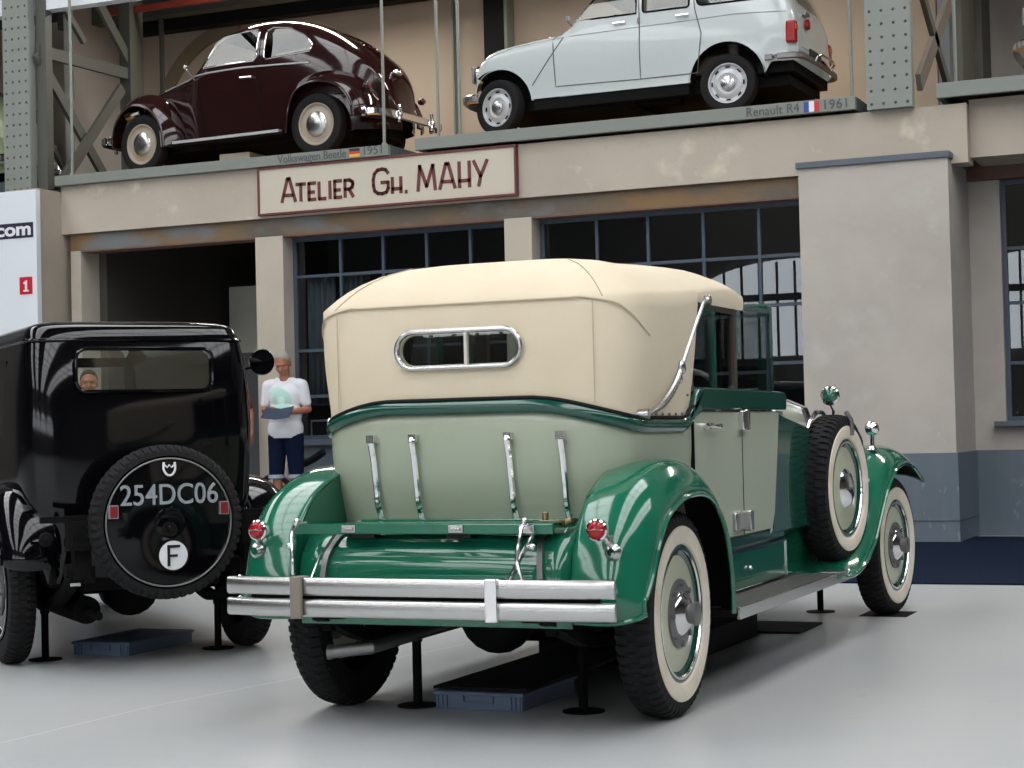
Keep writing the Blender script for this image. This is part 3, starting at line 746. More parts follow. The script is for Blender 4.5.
    # landau irons
    for s in (1, -1):
        m = MB(); x = .695*s+.006
        p = [Vector((x, y, z)) for y, z in ((.66, 1.652), (.615, 1.635), (.53, 1.565), (.40, 1.45), (.30, 1.36))]
        m.sweep(spline(p), .0095); m.sweep(spline([Vector((x, y, z)) for y, z in ((.30, 1.36), (.21, 1.285), (.06, 1.212), (-.12, 1.172))]), [.010+.006*math.sin(PI*i/24) for i in range(25)])
        m.cyl((s*.655, .66, 1.652), (s*.720, .66, 1.652), .020).cyl((s*.655, -.12, 1.172), (.697*s+.008, -.12, 1.172), .020).ball((x, .30, 1.36), .024, sc=(.8, 1, 1.3))
        m.ball((x, .27, 1.315), .018, sc=(.8, 1, 1.3))
        P('landau_iron', m, 'brushed')
    # side glass behind the front seats
    for s in (1, -1):
        m = MB()
        m.prism(rrect(.53, 1.20, 1.27, 1.655, .02), 'x', s*.640, s*.668)
        f = P('side_window', m, 'brown_frame', smooth=False)
        cut(f, [MB().prism(rrect(.555, 1.155, 1.285, 1.62, .02), 'x', s*.5, s*.8)])
        P('pane', MB().prism(rrect(.55, 1.16, 1.28, 1.625, .02), 'x', s*.652, s*.656), 'smoked_glass', f, smooth=False)
        P('window_rail', MB().box(min(s*.635, s*.672), max(s*.635, s*.672), .55, .86, 1.598, 1.63).box(min(s*.64, s*.67), max(s*.64, s*.67), .86, .885, 1.28, 1.63), 'dark_green', f, smooth=False)
        # front quarter: window lowered, green post of the windscreen
    ws = MB().box(-.655, -.60, 1.76, 1.87, 1.26, 1.70).box(.60, .655, 1.76, 1.87, 1.26, 1.70).box(-.645, .645, 1.79, 1.87, 1.665, 1.705).box(-.6, .6, 1.82, 1.86, 1.26, 1.30)
    wf = P('windscreen_frame', ws, 'dark_green', smooth=False, bevel=.01)
    P('windscreen_glass', MB().box(-.60, .60, 1.835, 1.841, 1.30, 1.665), 'smoked_glass', wf, smooth=False)
    for s in (1, -1):
        fw = P('front_door_glass', MB().box(min(s*.655, s*.659), max(s*.655, s*.659), 1.21, 1.80, 1.27, 1.655), 'smoked_glass', smooth=False)
        P('glass_frame', MB().box(min(s*.648, s*.664), max(s*.648, s*.664), 1.21, 1.82, 1.65, 1.672).box(min(s*.648, s*.664), max(s*.648, s*.664), 1.205, 1.22, 1.27, 1.66), 'dark_green', fw, smooth=False)
    # interior: seats, steering wheel, dashboard
    for y0, nm in ((.05, 'rear_bench'), (1.0, 'front_bench')):
        b = P(nm, MB().box(-.55, .55, y0, y0+.5, .60, .86), 'seat_leather', smooth=False, bevel=.03)
        P('backrest', MB().obox((-.55, y0+.02, 1.02), (.55, y0+.02, 1.02), .12, .44), 'seat_leather', b, smooth=False, bevel=.03)
    P('dashboard', MB().box(-.6, .6, 1.76, 1.82, 1.05, 1.26), 'wood_trim', smooth=False, bevel=.01)
    P('steering_wheel', MB().sweep([(.30+.19*math.cos(a), 1.50+.07*math.sin(a), 1.22+.17*math.sin(a)) for a in [2*PI*k/28 for k in range(28)]], .012, 8, closed=True, up=(0, -1, .4)).cyl((.30, 1.50, 1.22), (.30, 1.8, 1.0), .015).obox((.12, 1.5, 1.22), (.48, 1.5, 1.22), .015, .02), 'ivory')
    P('partition_frame', MB().box(-.6, -.55, 1.16, 1.20, 1.2, 1.66).box(.55, .6, 1.16, 1.20, 1.2, 1.66), 'wood_trim', smooth=False)
    # ---- bonnet, radiator, headlamps
    rows = []
    for y, w_, h_ in ((1.84, .64, 1.28), (1.95, .63, 1.275), (2.15, .58, 1.268), (2.45, .50, 1.26), (3.0, .42, 1.25), (3.6, .33, 1.235), (3.9, .28, 1.225)):
        row = []
        for k in range(17):
            a = PI*k/16; c, s_ = math.cos(a), math.sin(a)
            row.append((w_*abs(c)**.55*(1 if c > 0 else -1), y, 1.10+(h_-1.10)*s_**.6))
        rows.append([(w_, y, .62)]+row+[(-w_, y, .62)])
    P('bonnet_side', MB().grid([[q for q in r] for r in rows]), 'dark_green', ang=50)
    rows2 = [[(x*1.006, y, z+.004) for x, y, z in r[1:-1]] for r in rows[1:]]
    P('bonnet_top', MB().grid(rows2), 'sage', ang=50)
    for s in (1, -1):
        P('bonnet_moulding', MB().sweep([(s*w_*1.008, y, 1.115) for y, w_ in ((1.96, .63), (2.15, .58), (2.45, .50), (3.0, .42), (3.6, .33), (3.9, .28))], .018, 8), 'chrome')
        P('cowl_band', MB().sweep([(s*abs(math.cos(a))**.55*.583, 2.15, 1.10+.172*math.sin(a)**.6) for a in [PI/2*k/12 for k in range(13)]]+[], .012, 6), 'chrome')
    rd = P('radiator_shell', MB().prism([(-.30, .55), (.30, .55), (.31, 1.1), (.27, 1.22), (.15, 1.27), (-.15, 1.27), (-.27, 1.22), (-.31, 1.1)], 'y', 3.9, 4.02), 'chrome', smooth=False, bevel=.015)
    P('radiator_core', MB().prism([(-.25, .60), (.25, .60), (.26, 1.08), (.22, 1.18), (-.22, 1.18), (-.26, 1.08)], 'y', 4.02, 4.03), 'under', rd, smooth=False)
    for s in (1, -1):
        h = P('headlamp', MB().lathe([(.001, -.16), (.06, -.15), (.12, -.08), (.15, .02), (.15, .05)], (s*.42, 4.1, .98), 'y', n=32).cyl((s*.42, 4.1, .6), (s*.42, 4.1, .85), .02), 'chrome')
        P('lens', MB().lathe([(.148, .05), (.1, .07), (.001, .08)], (s*.42, 4.1, .98), 'y', n=32), 'glass', h)
    # ---- fenders
    RF = [(-.625, .425), (-.66, .50), (-.645, .62), (-.585, .77), (-.45, .90), (-.25, .975), (-.03, 1.0), (.17, .98), (.34, .905), (.47, .78), (.545, .62), (.575, .48), (.58, .36)]
    def rwf(u): return (0, -.025*sm(1-u*3.5), .45+.55*sm(u*4.5))
    for s in (1, -1):
        rows, lip = fender_mesh(RF, .575, .868, .140, inner=.014, crown=.42, wfun=rwf)
        f = P('rear_fender', mirror_if(MB().grid(rows), s), ('green', 'under'), ang=70, solid=.006); f.modifiers[0].material_offset = 1
        P('inner_skirt', mirror_if(MB().prism([(-.61, .44), (-.645, .52), (-.63, .62), (-.57, .76), (-.44, .885), (-.25, .96), (-.03, .985), (.17, .965), (.34, .89), (.47, .76), (.54, .6), (.56, .44)], 'x', .578, .592), s), 'green', f, smooth=False)
        lipm = [Vector((v.x-.004, v.y, v.z)) for v in lip]
        P('fender_bead', mirror_if(MB().sweep(lipm, .010, 8), s), 'green', f)
        rb_ = [r for r in rows[0]]
        P('skirt_bead', mirror_if(MB().sweep(rb_, .010, 8), s), 'green', f)
        P('wheel_house', mirror_if(MB().prism([(-.55, .45), (-.5, .7), (-.3, .88), (0, .92), (.3, .85), (.48, .68), (.55, .4)], 'x', .593, .600), s), 'under', f, smooth=False)
        FF = [(2.22, .372), (2.50, .385), (2.74, .45), (2.95, .56), (3.15, .71), (3.35, .85), (3.6, .955), (3.88, .99), (4.14, .965), (4.33, .91), (4.44, .865), (4.50, .80)]
        def ffw(u): return (.06*sm(1-u*3), -.01*sm(u*5-4), min(1, .12+u*3.0)*(1-.35*sm(u*6-5)))
        rows, lip = fender_mesh(FF, .50, .885, .115, inner=.03, crown=.42, wfun=ffw)
        f = P('front_fender', mirror_if(MB().grid(rows), s), ('green', 'under'), ang=70, solid=.006); f.modifiers[0].material_offset = 1
        P('fender_bead', mirror_if(MB().sweep([Vector((v.x-.004, v.y, v.z)) for v in lip], .010, 8), s), 'green', f)
        P('nose_bead', mirror_if(MB().sweep(rows[-1], .009, 8), s), 'green', f)
        P('wheel_house', mirror_if(MB().prism([(2.95, .40), (3.3, .72), (3.6, .88), (3.9, .92), (4.15, .88), (4.35, .75), (4.3, .45)], 'x', .49, .515), s), 'under', f, smooth=False)
        # fender lamp (chrome ball)
        P('fender_lamp', MB().ball((s*.74, 3.62, 1.085), .042).cyl((s*.74, 3.62, .96), (s*.74, 3.62, 1.05), .012).lathe([(.03, 0), (.015, .02)], (s*.74, 3.62, .965)), 'chrome')
        # wheels
        classic_wheel(t, (s*.695+.01, 0, .40), s, .40, .15)
        classic_wheel(t, (s*.73, 3.925, .40), s, .40, .15).rotation_euler.z = math.radians(-5)
        sp = classic_wheel(t, (s*.730, 2.72, .778), s, .387, .155, spare=True); sp.rotation_euler.z = math.radians(-5*s)
        P('strap_band', MB().sweep([(s*.655, 2.73+.402*math.cos(a), .778+.402*math.sin(a)) for a in arc(16, PI*.42, PI*.88)], .014, 8), 'chrome')
        P('cover_strap', MB().sweep([(s*(.735+dx), 2.80-.05, .795+dz) for dx, dz in ((.06, .385), (.088, .34), (.092, .29), (.088, .26))], .012, 6), 'dull_steel')
        mr = P('wing_mirror', MB().lathe([(.001, -.030), (.035, -.022), (.050, -.004), (.050, .004)], (s*.745, 2.62, 1.262), 'y', n=28), 'chrome')
        P('mirror_face', MB().lathe([(.044, -.012), (.030, -.032), (.001, -.04)], (s*.745, 2.62, 1.264), 'y', n=28), 'mirror_green', mr)
        P('mirror_stalk', MB().sweep(spline([(s*.745, 2.625, 1.22), (s*.75, 2.66, 1.19), (s*.74, 2.70, 1.17)]), .008, 8), 'chrome', mr)
        # tail lamps on stalks
        tl = P('tail_lamp', MB().lathe([(.001, .035), (.025, .03), (.038, .0), (.040, -.025), (.034, -.03)], (s*.697, -.665, .762), 'y', n=28), 'chrome')
        P('lens', MB().lathe([(.034, -.028), (.022, -.042), (.001, -.046)], (s*.697, -.665, .762), 'y', n=28), 'red_lens', tl)
        P('lens_bar', MB().sweep([(s*.697-.028, -.702, .762), (s*.697, -.7125, .765), (s*.697+.028, -.702, .762)], .003, 6), 'chrome', tl)
        P('stalk', MB().sweep(spline([(s*.705, -.645, .745), (s*.72, -.64, .72), (s*.735, -.61, .685)]), .014).lathe([(.032, 0), (.026, -.012), (.015, -.02)], (s*.735, -.632, .680), 'y', n=20), 'brushed', tl)
    # ---- ribbed tail apron (tank cover) between the fenders
    pr = [(-.22, .775), (-.34, .770), (-.45, .755), (-.54, .72), (-.59, .66), (-.61, .58), (-.612, .50), (-.608, .45), (-.60, .400)]
    pr = spline([(0, y, z) for y, z in pr], 10); rows = []
    for i, q in enumerate(pr):
        k = .006*(1 if (i//4) % 2 else 0) if 12 < i < 62 else 0
        rows.append([(x, q.y-k*(abs(x) < .44), q.z+k*(abs(x) < .44)) for x in (-.56, -.48, -.45, -.44, -.2, 0, .2, .44, .45, .48, .56)])
    P('tail_apron', MB().grid(rows), 'green', ang=30, solid=.006)
    for s in (1, -1):
        P('apron_rail', MB().sweep(spline([(s*.40, -.40, .775), (s*.42, -.52, .742), (s*.44, -.60, .67), (s*.45, -.625, .58)]), .011, prof=[(-1, -.5), (1, -.5), (1, .5), (-1, .5)], up=(0, -1, 0)), 'dull_steel')
        P('apron_panel', MB().prism([(-.30, .77), (-.42, .75), (-.53, .68), (-.56, .58), (-.55, .48), (-.3, .45)], 'x', s*.46, s*.59), 'green', smooth=False, bevel=.03)
    # folded luggage rack
    rk = P('luggage_rack', MB().box(-.585, .50, -.62, -.595, .742, .782).box(-.42, .50, -.595, -.47, .768, .782).box(-.42, .50, -.40, -.345, .775, .788), 'green', smooth=False, bevel=.004)
    P('rack_bars', MB().box(-.40, -.37, -.60, -.33, .765, .775).box(-.14, -.11, -.60, -.33, .765, .775).box(.12, .15, -.60, -.33, .765, .775).box(.38, .41, -.60, -.33, .765, .775), 'dark_green', rk, smooth=False)
    for x in (-.335, .115, .40): P('rack_plate', MB().box(x-.03, x+.03, -.628, -.62, .748, .776).box(x-.02, x+.02, -.634, -.628, .756, .768), 'brushed', rk, smooth=False, bevel=.002)
    P('rack_bracket', MB().box(.42, .50, -.56, -.48, .765, .79).cyl((.44, -.54, .78), (.44, -.54, .82), .012).cyl((.49, -.5, .77), (.53, -.5, .79), .014).obox((.47, -.58, .77), (.52, -.45, .785), .02, .02), 'brass', rk, bevel=.002)
    for a, b in ((-.30, -.26), (.10, .14)): P('rack_pad', MB().box(a-.03, b+.03, -.615, -.56, .728, .742), 'black', rk, smooth=False)
    # chrome links from rack to bumper
    for x, s in ((-.535, 1), (.41, -1)):
        P('bumper_link', MB().sweep(spline([(x, -.60, .785), (x-.005, -.665, .78), (x-.005, -.70, .74), (x+.01*s, -.72, .66), (x+.01, -.72, .58)]), .008, 8).ball((x, -.665, .795), .012).ball((x-.03*s, -.67, .70), .014), 'chrome')
    P('rack_strut', MB().sweep([(.42, -.60, .75), (.40, -.68, .67), (.37, -.72, .58)], .009, 8), 'chrome'); P('rack_strut', MB().sweep([(-.40, -.60, .75), (-.44, -.66, .66), (-.46, -.70, .57)], .006, 8), 'chrome')
    # chrome body strips on the back
    for x in (-.375, -.19, .215, .43):
        y = lambda z: cinterp(z, Yt)
        p = []
        for z, o in ((1.105, .010), (1.09, .030), (1.06, .026), (1.02, .018), (.96, .016), (.90, .018), (.85, .026), (.80, .022), (.76, .012), (.735, .015)):
            p.append((x, y(z)-o*1.0+(.0 if abs(x) < .3 else .012), z))
        P('body_strip', MB().sweep(spline(p, 4), .013, prof=[(-1, -.3), (1, -.3), (1, .3), (.5, .7), (-.5, .7), (-1, .3)], up=(0, -1, 0)).box(x-.016, x+.016, y(1.1)-.03, y(1.1)+.01, 1.085, 1.115), 'chrome')
    # ---- bumper: two bars, back plates, clamps
    def bar(z, name):
        pts = []
        for k in range(41):
            u = -1+2*k/40; x = u*.782; y = -.765+.035*abs(u)**3
            pts.append((x, y, z))
        pts = [(-.80, -.66, z), (-.812, -.70, z), (-.80, -.725, z)]+pts[1:-1]+[(.780, -.735, z)]
        return P(name, MB().sweep(pts, 1, prof=[(-.034, 0), (-.032, .010), (-.024, .016), (.024, .016), (.032, .010), (.034, 0), (.024, -.004), (-.024, -.004)], up=(0, -1, 0)), 'brushed', ang=60)
    bar(.556, 'bumper_bar'); bar(.476, 'bumper_bar')
    P('bumper_back_bar', MB().box(-.70, .72, -.735, -.725, .50, .535), 'under', smooth=False)
    for x, mt in ((-.475, 'interior_trim'), (.325, 'chrome')):
        P('bumper_clamp', MB().box(x-.024, x+.024, -.795, -.775, .438, .594).box(x-.024, x+.024, -.79, -.72, .584, .594), mt, smooth=False, bevel=.006)
        P('bumper_iron', MB().obox((x, -.73, .55), (x, -.45, .50), .05, .03), 'under', smooth=False)
    # ---- underside
    P('chassis_rail', MB().box(-.43, -.37, -.62, 4.1, .42, .54), 'under', smooth=False); P('chassis_rail', MB().box(.37, .43, -.62, 4.1, .42, .54), 'under', smooth=False)
    P('cross_member', MB().box(-.43, .43, -.55, -.45, .40, .48), 'under', smooth=False); P('cross_member', MB().box(-.5, .5, .9, 1.0, .36, .46), 'under', smooth=False)
    P('rear_axle', MB().cyl((-.63, 0, .40), (.63, 0, .40), .045).ball((0, 0, .385), .16, sc=(1, .9, 1)), 'under')
    P('front_axle', MB().cyl((-.60, 3.9, .36), (.60, 3.9, .36), .035), 'under')
    for s in (1, -1):
        P('leaf_spring', MB().sweep(spline([(s*.47, -.62, .44), (s*.47, -.3, .33), (s*.47, 0, .30), (s*.47, .3, .33), (s*.47, .6, .40)]), .03, prof=[(-1, -.8), (1, -.8), (1, .8), (-1, .8)]), 'under')
        P('spring_shackle', MB().cyl((s*.50, -.56, .41), (s*.43, -.56, .41), .022).box(min(s*.445, s*.485), max(s*.445, s*.485), -.58, -.54, .37, .46), 'under')
    P('spare_tank', MB().cyl((-.20, .55, .34), (.25, .55, .34), .13, n=24), 'under')
    ex = P('exhaust_pipe', MB().sweep([(-.50, -.46, .275), (-.36, -.42, .29), (-.28, -.1, .32), (-.25, 1.5, .35)], .026, 14), 'dull_steel')
    P('pipe_tip', MB().lathe([(.028, 0), (.030, -.02), (.024, -.022), (.022, .03)], (0, 0, 0), 'y', n=20).xf(Matrix.Translation((-.505, -.462, .274)) @ Matrix.Rotation(-1.25, 4, 'Z')), 'dull_steel', ex)
    return t
green_car()

# stands, trays and mats under the green car
def stand(x, y, h, label, group='thin jack stands under the cars'):
    t = empty('jack_stand', (x, y, 0), 0, label, 'stand', group)
    build('base_plate', MB().lathe([(.001, 0), (.085, 0), (.085, .006), (.02, .012), (.001, .012)], n=28), M['under'], parent=t)
    build('post', MB().cyl((0, 0, .01), (0, 0, h*.72), .019).cyl((0, 0, h*.70), (0, 0, h), .012).lathe([(.024, h*.66), (.024, h*.72)], n=16, cap=True), M['dull_steel'] if h < 0 else M['under'], parent=t)
    return t
stand(-.374, .005, .40, 'thin dark jack stand behind the green car beside its left rear tyre')
stand(.345, .035, .40, 'dark jack stand behind the green car beside its right rear tyre')
stand(.33, 3.946, .38, 'thin jack stand under the running board near the green car front wheel')
def tray(loc, rz, wx, wy, hz, label, dark):
    t = empty('drip_tray', loc, rz, label, 'tray')
    m = MB().box(0, wx, 0, .02, 0, hz).box(0, wx, wy-.02, wy, 0, hz).box(0, .02, .02, wy-.02, 0, hz).box(wx-.02, wx, .02, wy-.02, 0, hz).box(.02, wx-.02, .02, wy-.02, 0, .02)
    m.box(-.008, wx+.008, -.008, wy+.008, hz-.015, hz-.002)
    k = .0
    build('tray_body', m, M['tray_blue'], parent=t, smooth=False, bevel=.002)
    rib = MB()
    for x in (.01, .03, .05, wx-.05, wx-.03, wx-.01): rib.box(x-.004, x+.004, -.008, 0, .005, hz-.015)
    rib.box(wx*.32, wx*.68, -.010, 0, hz*.38, hz*.46).box(wx*.32, wx*.335, -.010, 0, hz*.38, hz*.78).box(wx*.665, wx*.68, -.010, 0, hz*.38, hz*.78)
    build('tray_ribs', rib, M['tray_blue'], parent=t, smooth=False)
    return t
tray((-.275, -.03, 0), -.01, .385, .55, .072, 'blue grey plastic drip tray under the green car tail', True)
tag(build('drip_mat', MB().box(-.30, .12, .0, 1.35, .074, .086), M['black'], smooth=False), 'black mat lying over the blue grey tray under the green car tail', 'mat')
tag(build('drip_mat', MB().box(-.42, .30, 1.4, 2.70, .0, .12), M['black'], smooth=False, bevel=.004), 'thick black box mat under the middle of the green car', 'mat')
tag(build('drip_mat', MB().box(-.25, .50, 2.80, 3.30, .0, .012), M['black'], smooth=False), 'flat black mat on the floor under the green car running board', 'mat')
tag(build('wheel_plate', MB().box(.60, .88, 3.74, 4.06, -.002, .0012), M['under'], smooth=False), 'thin dark plate under the green car front right tyre', 'plate')
# ---------------------------------------------------------------- black saloon at the left
def black_car():
    t = empty('vintage_saloon_car', (-2.679, 1.255, 0), math.radians(50), 'black vintage saloon seen from behind with a number painted on its spare wheel', 'car')
    P = lambda name, m, mt, par=None, **k: build(name, m, M[mt], parent=par or t, **k)
    Wt = [(.42, .50), (.6, .56), (.85, .60), (1.2, .615), (1.45, .60), (1.60, .575), (1.7, .55)]
    Yt = [(.42, -.46), (.6, -.53), (.85, -.57), (1.2, -.575), (1.45, -.545), (1.60, -.50), (1.7, -.46)]
    def peri(z, k=14):
        W = cinterp(z, Wt); yr = cinterp(z, Yt); yc = -.30; e = .50; r = [(W, y) for y in (1.9, 1.4, .9, .5, .1, -.1)]
        for i in range(k+1):
            a = PI/2*i/k; r.append((W*max(math.cos(a), 0)**e, yc-(yc-yr)*max(math.sin(a), 0)**e))
        return [(x*.965-.05, y) for x, y in r]+[(-x*.965-.05, y) for x, y in r[-2::-1]]
    rows = [[(x, y, z) for x, y in peri(z)] for z in (.42, .5, .6, .7, .85, 1.0, 1.2, 1.35, 1.45, 1.53, 1.60, 1.632)]
    ring = rows[-1]
    for f, h in ((.03, .035), (.07, .055), (.13, .068), (.22, .078), (.4, .088), (.7, .095), (1, .097)):
        rows.append([(lerp(x, -.055, f), lerp(y, max(y, .2), f), z+h+.012) for x, y, z in ring])
    b = P('body_shell', MB().grid(rows), 'car_black', ang=60, solid=.012)
    for s in (1, -1):
        P('side_glass', MB().box(min(-.055+s*.566, -.055+s*.560), max(-.055+s*.566, -.055+s*.560), .0, 1.76, 1.14, 1.54), 'side_glass_dark', smooth=False)
    cut(b, [MB().prism(rrect(-.390, .290, 1.368, 1.568, .05), 'y', -1.0, -.2),
            MB().prism(rrect(.0, .80, 1.15, 1.53, .05), 'x', -1, 1), MB().prism(rrect(.90, 1.75, 1.15, 1.53, .05), 'x', -1, 1)], 50)
    w_ = P('rear_window', MB().sweep([(x, -.572, z) for x, z in rrect(-.395, .295, 1.363, 1.573, .052, 6)], .009, 8, closed=True, up=(0, -1, 0)), 'car_black')
    P('pane', MB().prism(rrect(-.395, .295, 1.363, 1.573, .05), 'y', -.553, -.549), 'glass', w_, smooth=False)
    P('roof_moulding', MB().sweep([(x*1.012, y-.006, 1.622) for x, y, z in ring], .009, 8), 'car_black')
    fs = P('windscreen_frame', MB().box(-.62, .52, 1.86, 1.90, 1.58, 1.64).box(-.62, -.57, 1.86, 1.90, 1.1, 1.58).box(.47, .52, 1.86, 1.90, 1.1, 1.58), 'car_black', smooth=False)
    P('windscreen_glass', MB().box(-.57, .47, 1.878, 1.882, 1.12, 1.58), 'glass', fs, smooth=False)
    P('bench_seat', MB().box(-.5, .5, -.2, .25, .5, .75).box(-.5, .5, -.32, -.2, .5, 1.1), 'seat_leather', smooth=False, bevel=.03)
    P('floor_pan', MB().box(-.5, .54, -.42, 1.9, .40, .44), 'under', smooth=False)
    rows = []
    for y, wd, h in ((1.88, .60, 1.16), (2.2, .5, 1.15), (2.8, .40, 1.12), (3.2, .33, 1.10)):
        rows.append([(wd, y, .45)]+[(wd*abs(math.cos(a))**.5*(1 if math.cos(a) > 0 else -1), y, .95+(h-.95)*math.sin(a)**.6) for a in [PI*k/14 for k in range(15)]]+[(-wd, y, .45)])
    P('bonnet', MB().grid(rows), 'car_black', ang=50)
    P('radiator_shell', MB().box(-.33, .33, 3.2, 3.3, .45, 1.13), 'chrome', smooth=False, bevel=.03)
    RF = [(-.585, .50), (-.60, .56), (-.57, .67), (-.48, .79), (-.32, .88), (-.12, .92), (.08, .91), (.26, .84), (.40, .70), (.47, .52), (.49, .38)]
    FF = [(1.9, .36), (2.15, .45), (2.4, .66), (2.65, .84), (2.9, .90), (3.15, .85), (3.35, .70)]
    for s in (1, -1):
        rows, lip = fender_mesh(RF, .49, .77, .10, inner=.02, crown=.45)
        f = P('rear_fender', mirror_if(MB().grid(rows), s), 'car_black', ang=70, solid=.006)
        P('fender_bead', mirror_if(MB().sweep(lip, .009, 8), s), 'car_black', f)
        P('wheel_house', mirror_if(MB().prism([(-.5, .42), (-.4, .75), (0, .88), (.35, .72), (.45, .4)], 'x', .49, .51), s), 'under', f, smooth=False)
        rows, lip = fender_mesh(FF, .45, .80, .10, inner=.03, crown=.45)
        f = P('front_fender', mirror_if(MB().grid(rows), s), 'car_black', ang=70, solid=.006)
        P('running_board', MB().box(min(s*.55, s*.79), max(s*.55, s*.79), .46, 1.95, .33, .36), 'under', smooth=False)
        classic_wheel(t, (s*.62, 0, .365), s, .365, .135, ww=False, discmat='car_black', ringmat='car_black')
        classic_wheel(t, (s*.62, 2.85, .365), s, .365, .135, ww=False, discmat='car_black', ringmat='car_black')
        P('chassis_rail', MB().box(min(s*.36, s*.42), max(s*.36, s*.42), -.75, 3.1, .44, .52), 'under', smooth=False)
        P('leaf_spring', MB().sweep(spline([(s*.44, -.72, .50), (s*.44, -.4, .36), (s*.44, 0, .28), (s*.44, .4, .36), (s*.44, .6, .44)]), .03, prof=[(-1, -.8), (1, -.8), (1, .8), (-1, .8)]), 'under')
        P('spring_hanger', MB().cyl((s*.5, -.72, .50), (s*.38, -.72, .50), .035).box(min(s*.38, s*.46), max(s*.38, s*.46), -.76, -.68, .46, .62), 'under')
        P('bumper_bracket', MB().box(min(s*.36, s*.50), max(s*.36, s*.50), -.80, -.74, .60, .74).cyl((s*.40, -.80, .67), (s*.40, -.815, .67), .014).cyl((s*.46, -.80, .67), (s*.46, -.815, .67), .014), 'under')
    P('rear_cross_bar', MB().box(-.62, .75, -.77, -.74, .735, .765), 'under', smooth=False)
    P('spare_carrier', MB().box(-.05, .21, -.78, -.55, .60, .9), 'under', smooth=False)
    P('rear_axle', MB().cyl((-.6, 0, .365), (.6, 0, .365), .04).ball((0, 0, .35), .15), 'under')
    P('fuel_tank', MB().cyl((-.35, -.38, .46), (.35, -.38, .46), .09, n=28), 'under')
    P('muffler', MB().cyl((-.30, -.3, .27), (-.30, .5, .27), .07, n=20).cyl((-.30, -.55, .26), (-.30, -.3, .27), .022), 'under')
    P('chrome_clip', MB().box(-.47, -.42, -.70, -.68, .425, .44), 'chrome', smooth=False)
    # spare wheel with painted cover
    sx, sz = -.040, .722
    tm = tire_mesh(.372, .14, .30); tm.xf(Matrix(((0, 1, 0, 0), (-1, 0, 0, 0), (0, 0, 1, 0), (0, 0, 0, 1))))
    sp = P('spare_wheel', tm, 'rubber', loc=(sx, -.85, sz), ang=30)
    P('wheel_cover', MB().lathe([(.318, .0), (.322, -.052), (.312, -.066), (.300, -.064), (.296, -.058), (.22, -.070), (.10, -.078), (.075, -.079), (.070, -.086), (.05, -.090), (.001, -.092)], (0, 0, 0), 'y', n=72), 'car_black', sp)
    P('cover_rim', MB().sweep([(.306*math.cos(a), -.066, .306*math.sin(a)) for a in [2*PI*k/64 for k in range(64)]], .005, 8, closed=True, up=(0, -1, 0)), 'dull_steel', sp)
    font_text('plate_number', '254DC06', .140, M['dull_text'], Matrix.Translation((-.240, -.086, .088)) @ FACE_Y, .475, sp, depth=.006, bold=.0005)
    c = P('country_badge', MB().lathe([(.001, -.092), (.072, -.088), (.074, -.07)], (.010, 0, -.158), 'y', n=40), 'white_text', sp)
    P('badge_rim', MB().lathe([(.070, -.089), (.078, -.089), (.078, -.07)], (.010, 0, -.158), 'y', n=40), 'under', c)
    P('badge_letter', MB().box(-.020, -.007, -.0955, -.088, -.208, -.108).box(-.007, .042, -.0955, -.088, -.121, -.108).box(-.007, .030, -.0955, -.088, -.165, -.153), 'plate_black', c, smooth=False)
    for x in (-.272, .268):
        r = P('reflector', MB().box(x-.018, x+.018, -.088, -.05, .033, .086), 'reflector', sp, smooth=False)
        P('reflector_rim', MB().box(x-.022, x+.022, -.085, -.05, .028, .091), 'dull_text', r, smooth=False)
    em = MB().sweep(spline([(-.026+.0, -.082, .275), (-.028, -.083, .235), (-.012, -.086, .205), (.012, -.086, .205), (.028, -.083, .235), (.026, -.082, .275)]), .006, 6)
    em.sweep([(-.026, -.082, .262), (-.010, -.083, .245), (.0, -.083, .26), (.010, -.083, .245), (.026, -.082, .262)], .005, 6)
    P('emblem', em.xf(Matrix.Translation((0, 0, .052)) @ Matrix.Scale(.86, 4, (0, 0, 1))), 'white_text', sp)
    # round mirror on the right side, fender lamp
    mr = P('side_mirror', MB().lathe([(.001, .075), (.045, .065), (.068, .035), (.074, 0), (.070, -.006)], (.833, .25, 1.540), 'y', n=32), 'car_black')
    P('mirror_glass', MB().lathe([(.070, -.004), (.05, -.006), (.001, -.010)], (.833, .25, 1.540), 'y', n=32), 'car_black', mr)
    P('mirror_arm', MB().sweep([(.50, .27, 1.47), (.70, .27, 1.49), (.83, .28, 1.52)], .010, 8), 'car_black', mr)
    P('fender_lamp', MB().ball((.60, -.02, .985), .018).ball((.66, .05, .98), .014).cyl((.60, -.02, .90), (.60, -.02, .98), .008), 'chrome')
    P('rear_lens', MB().lathe([(.001, -.03), (.03, -.02), (.035, 0)], (-.60, -.78, .66), 'y', n=16), 'under')
black_car()
stand(-2.34, 1.56, .36, 'dark jack stand beside the right rear tyre of the black car')
stand(-2.98, .93, .36, 'dark jack stand beside the left rear tyre of the black car')
tray((-2.97, 1.15, 0), math.radians(2), .34, .62, .07, 'blue plastic drip tray on the floor under the black car', False)

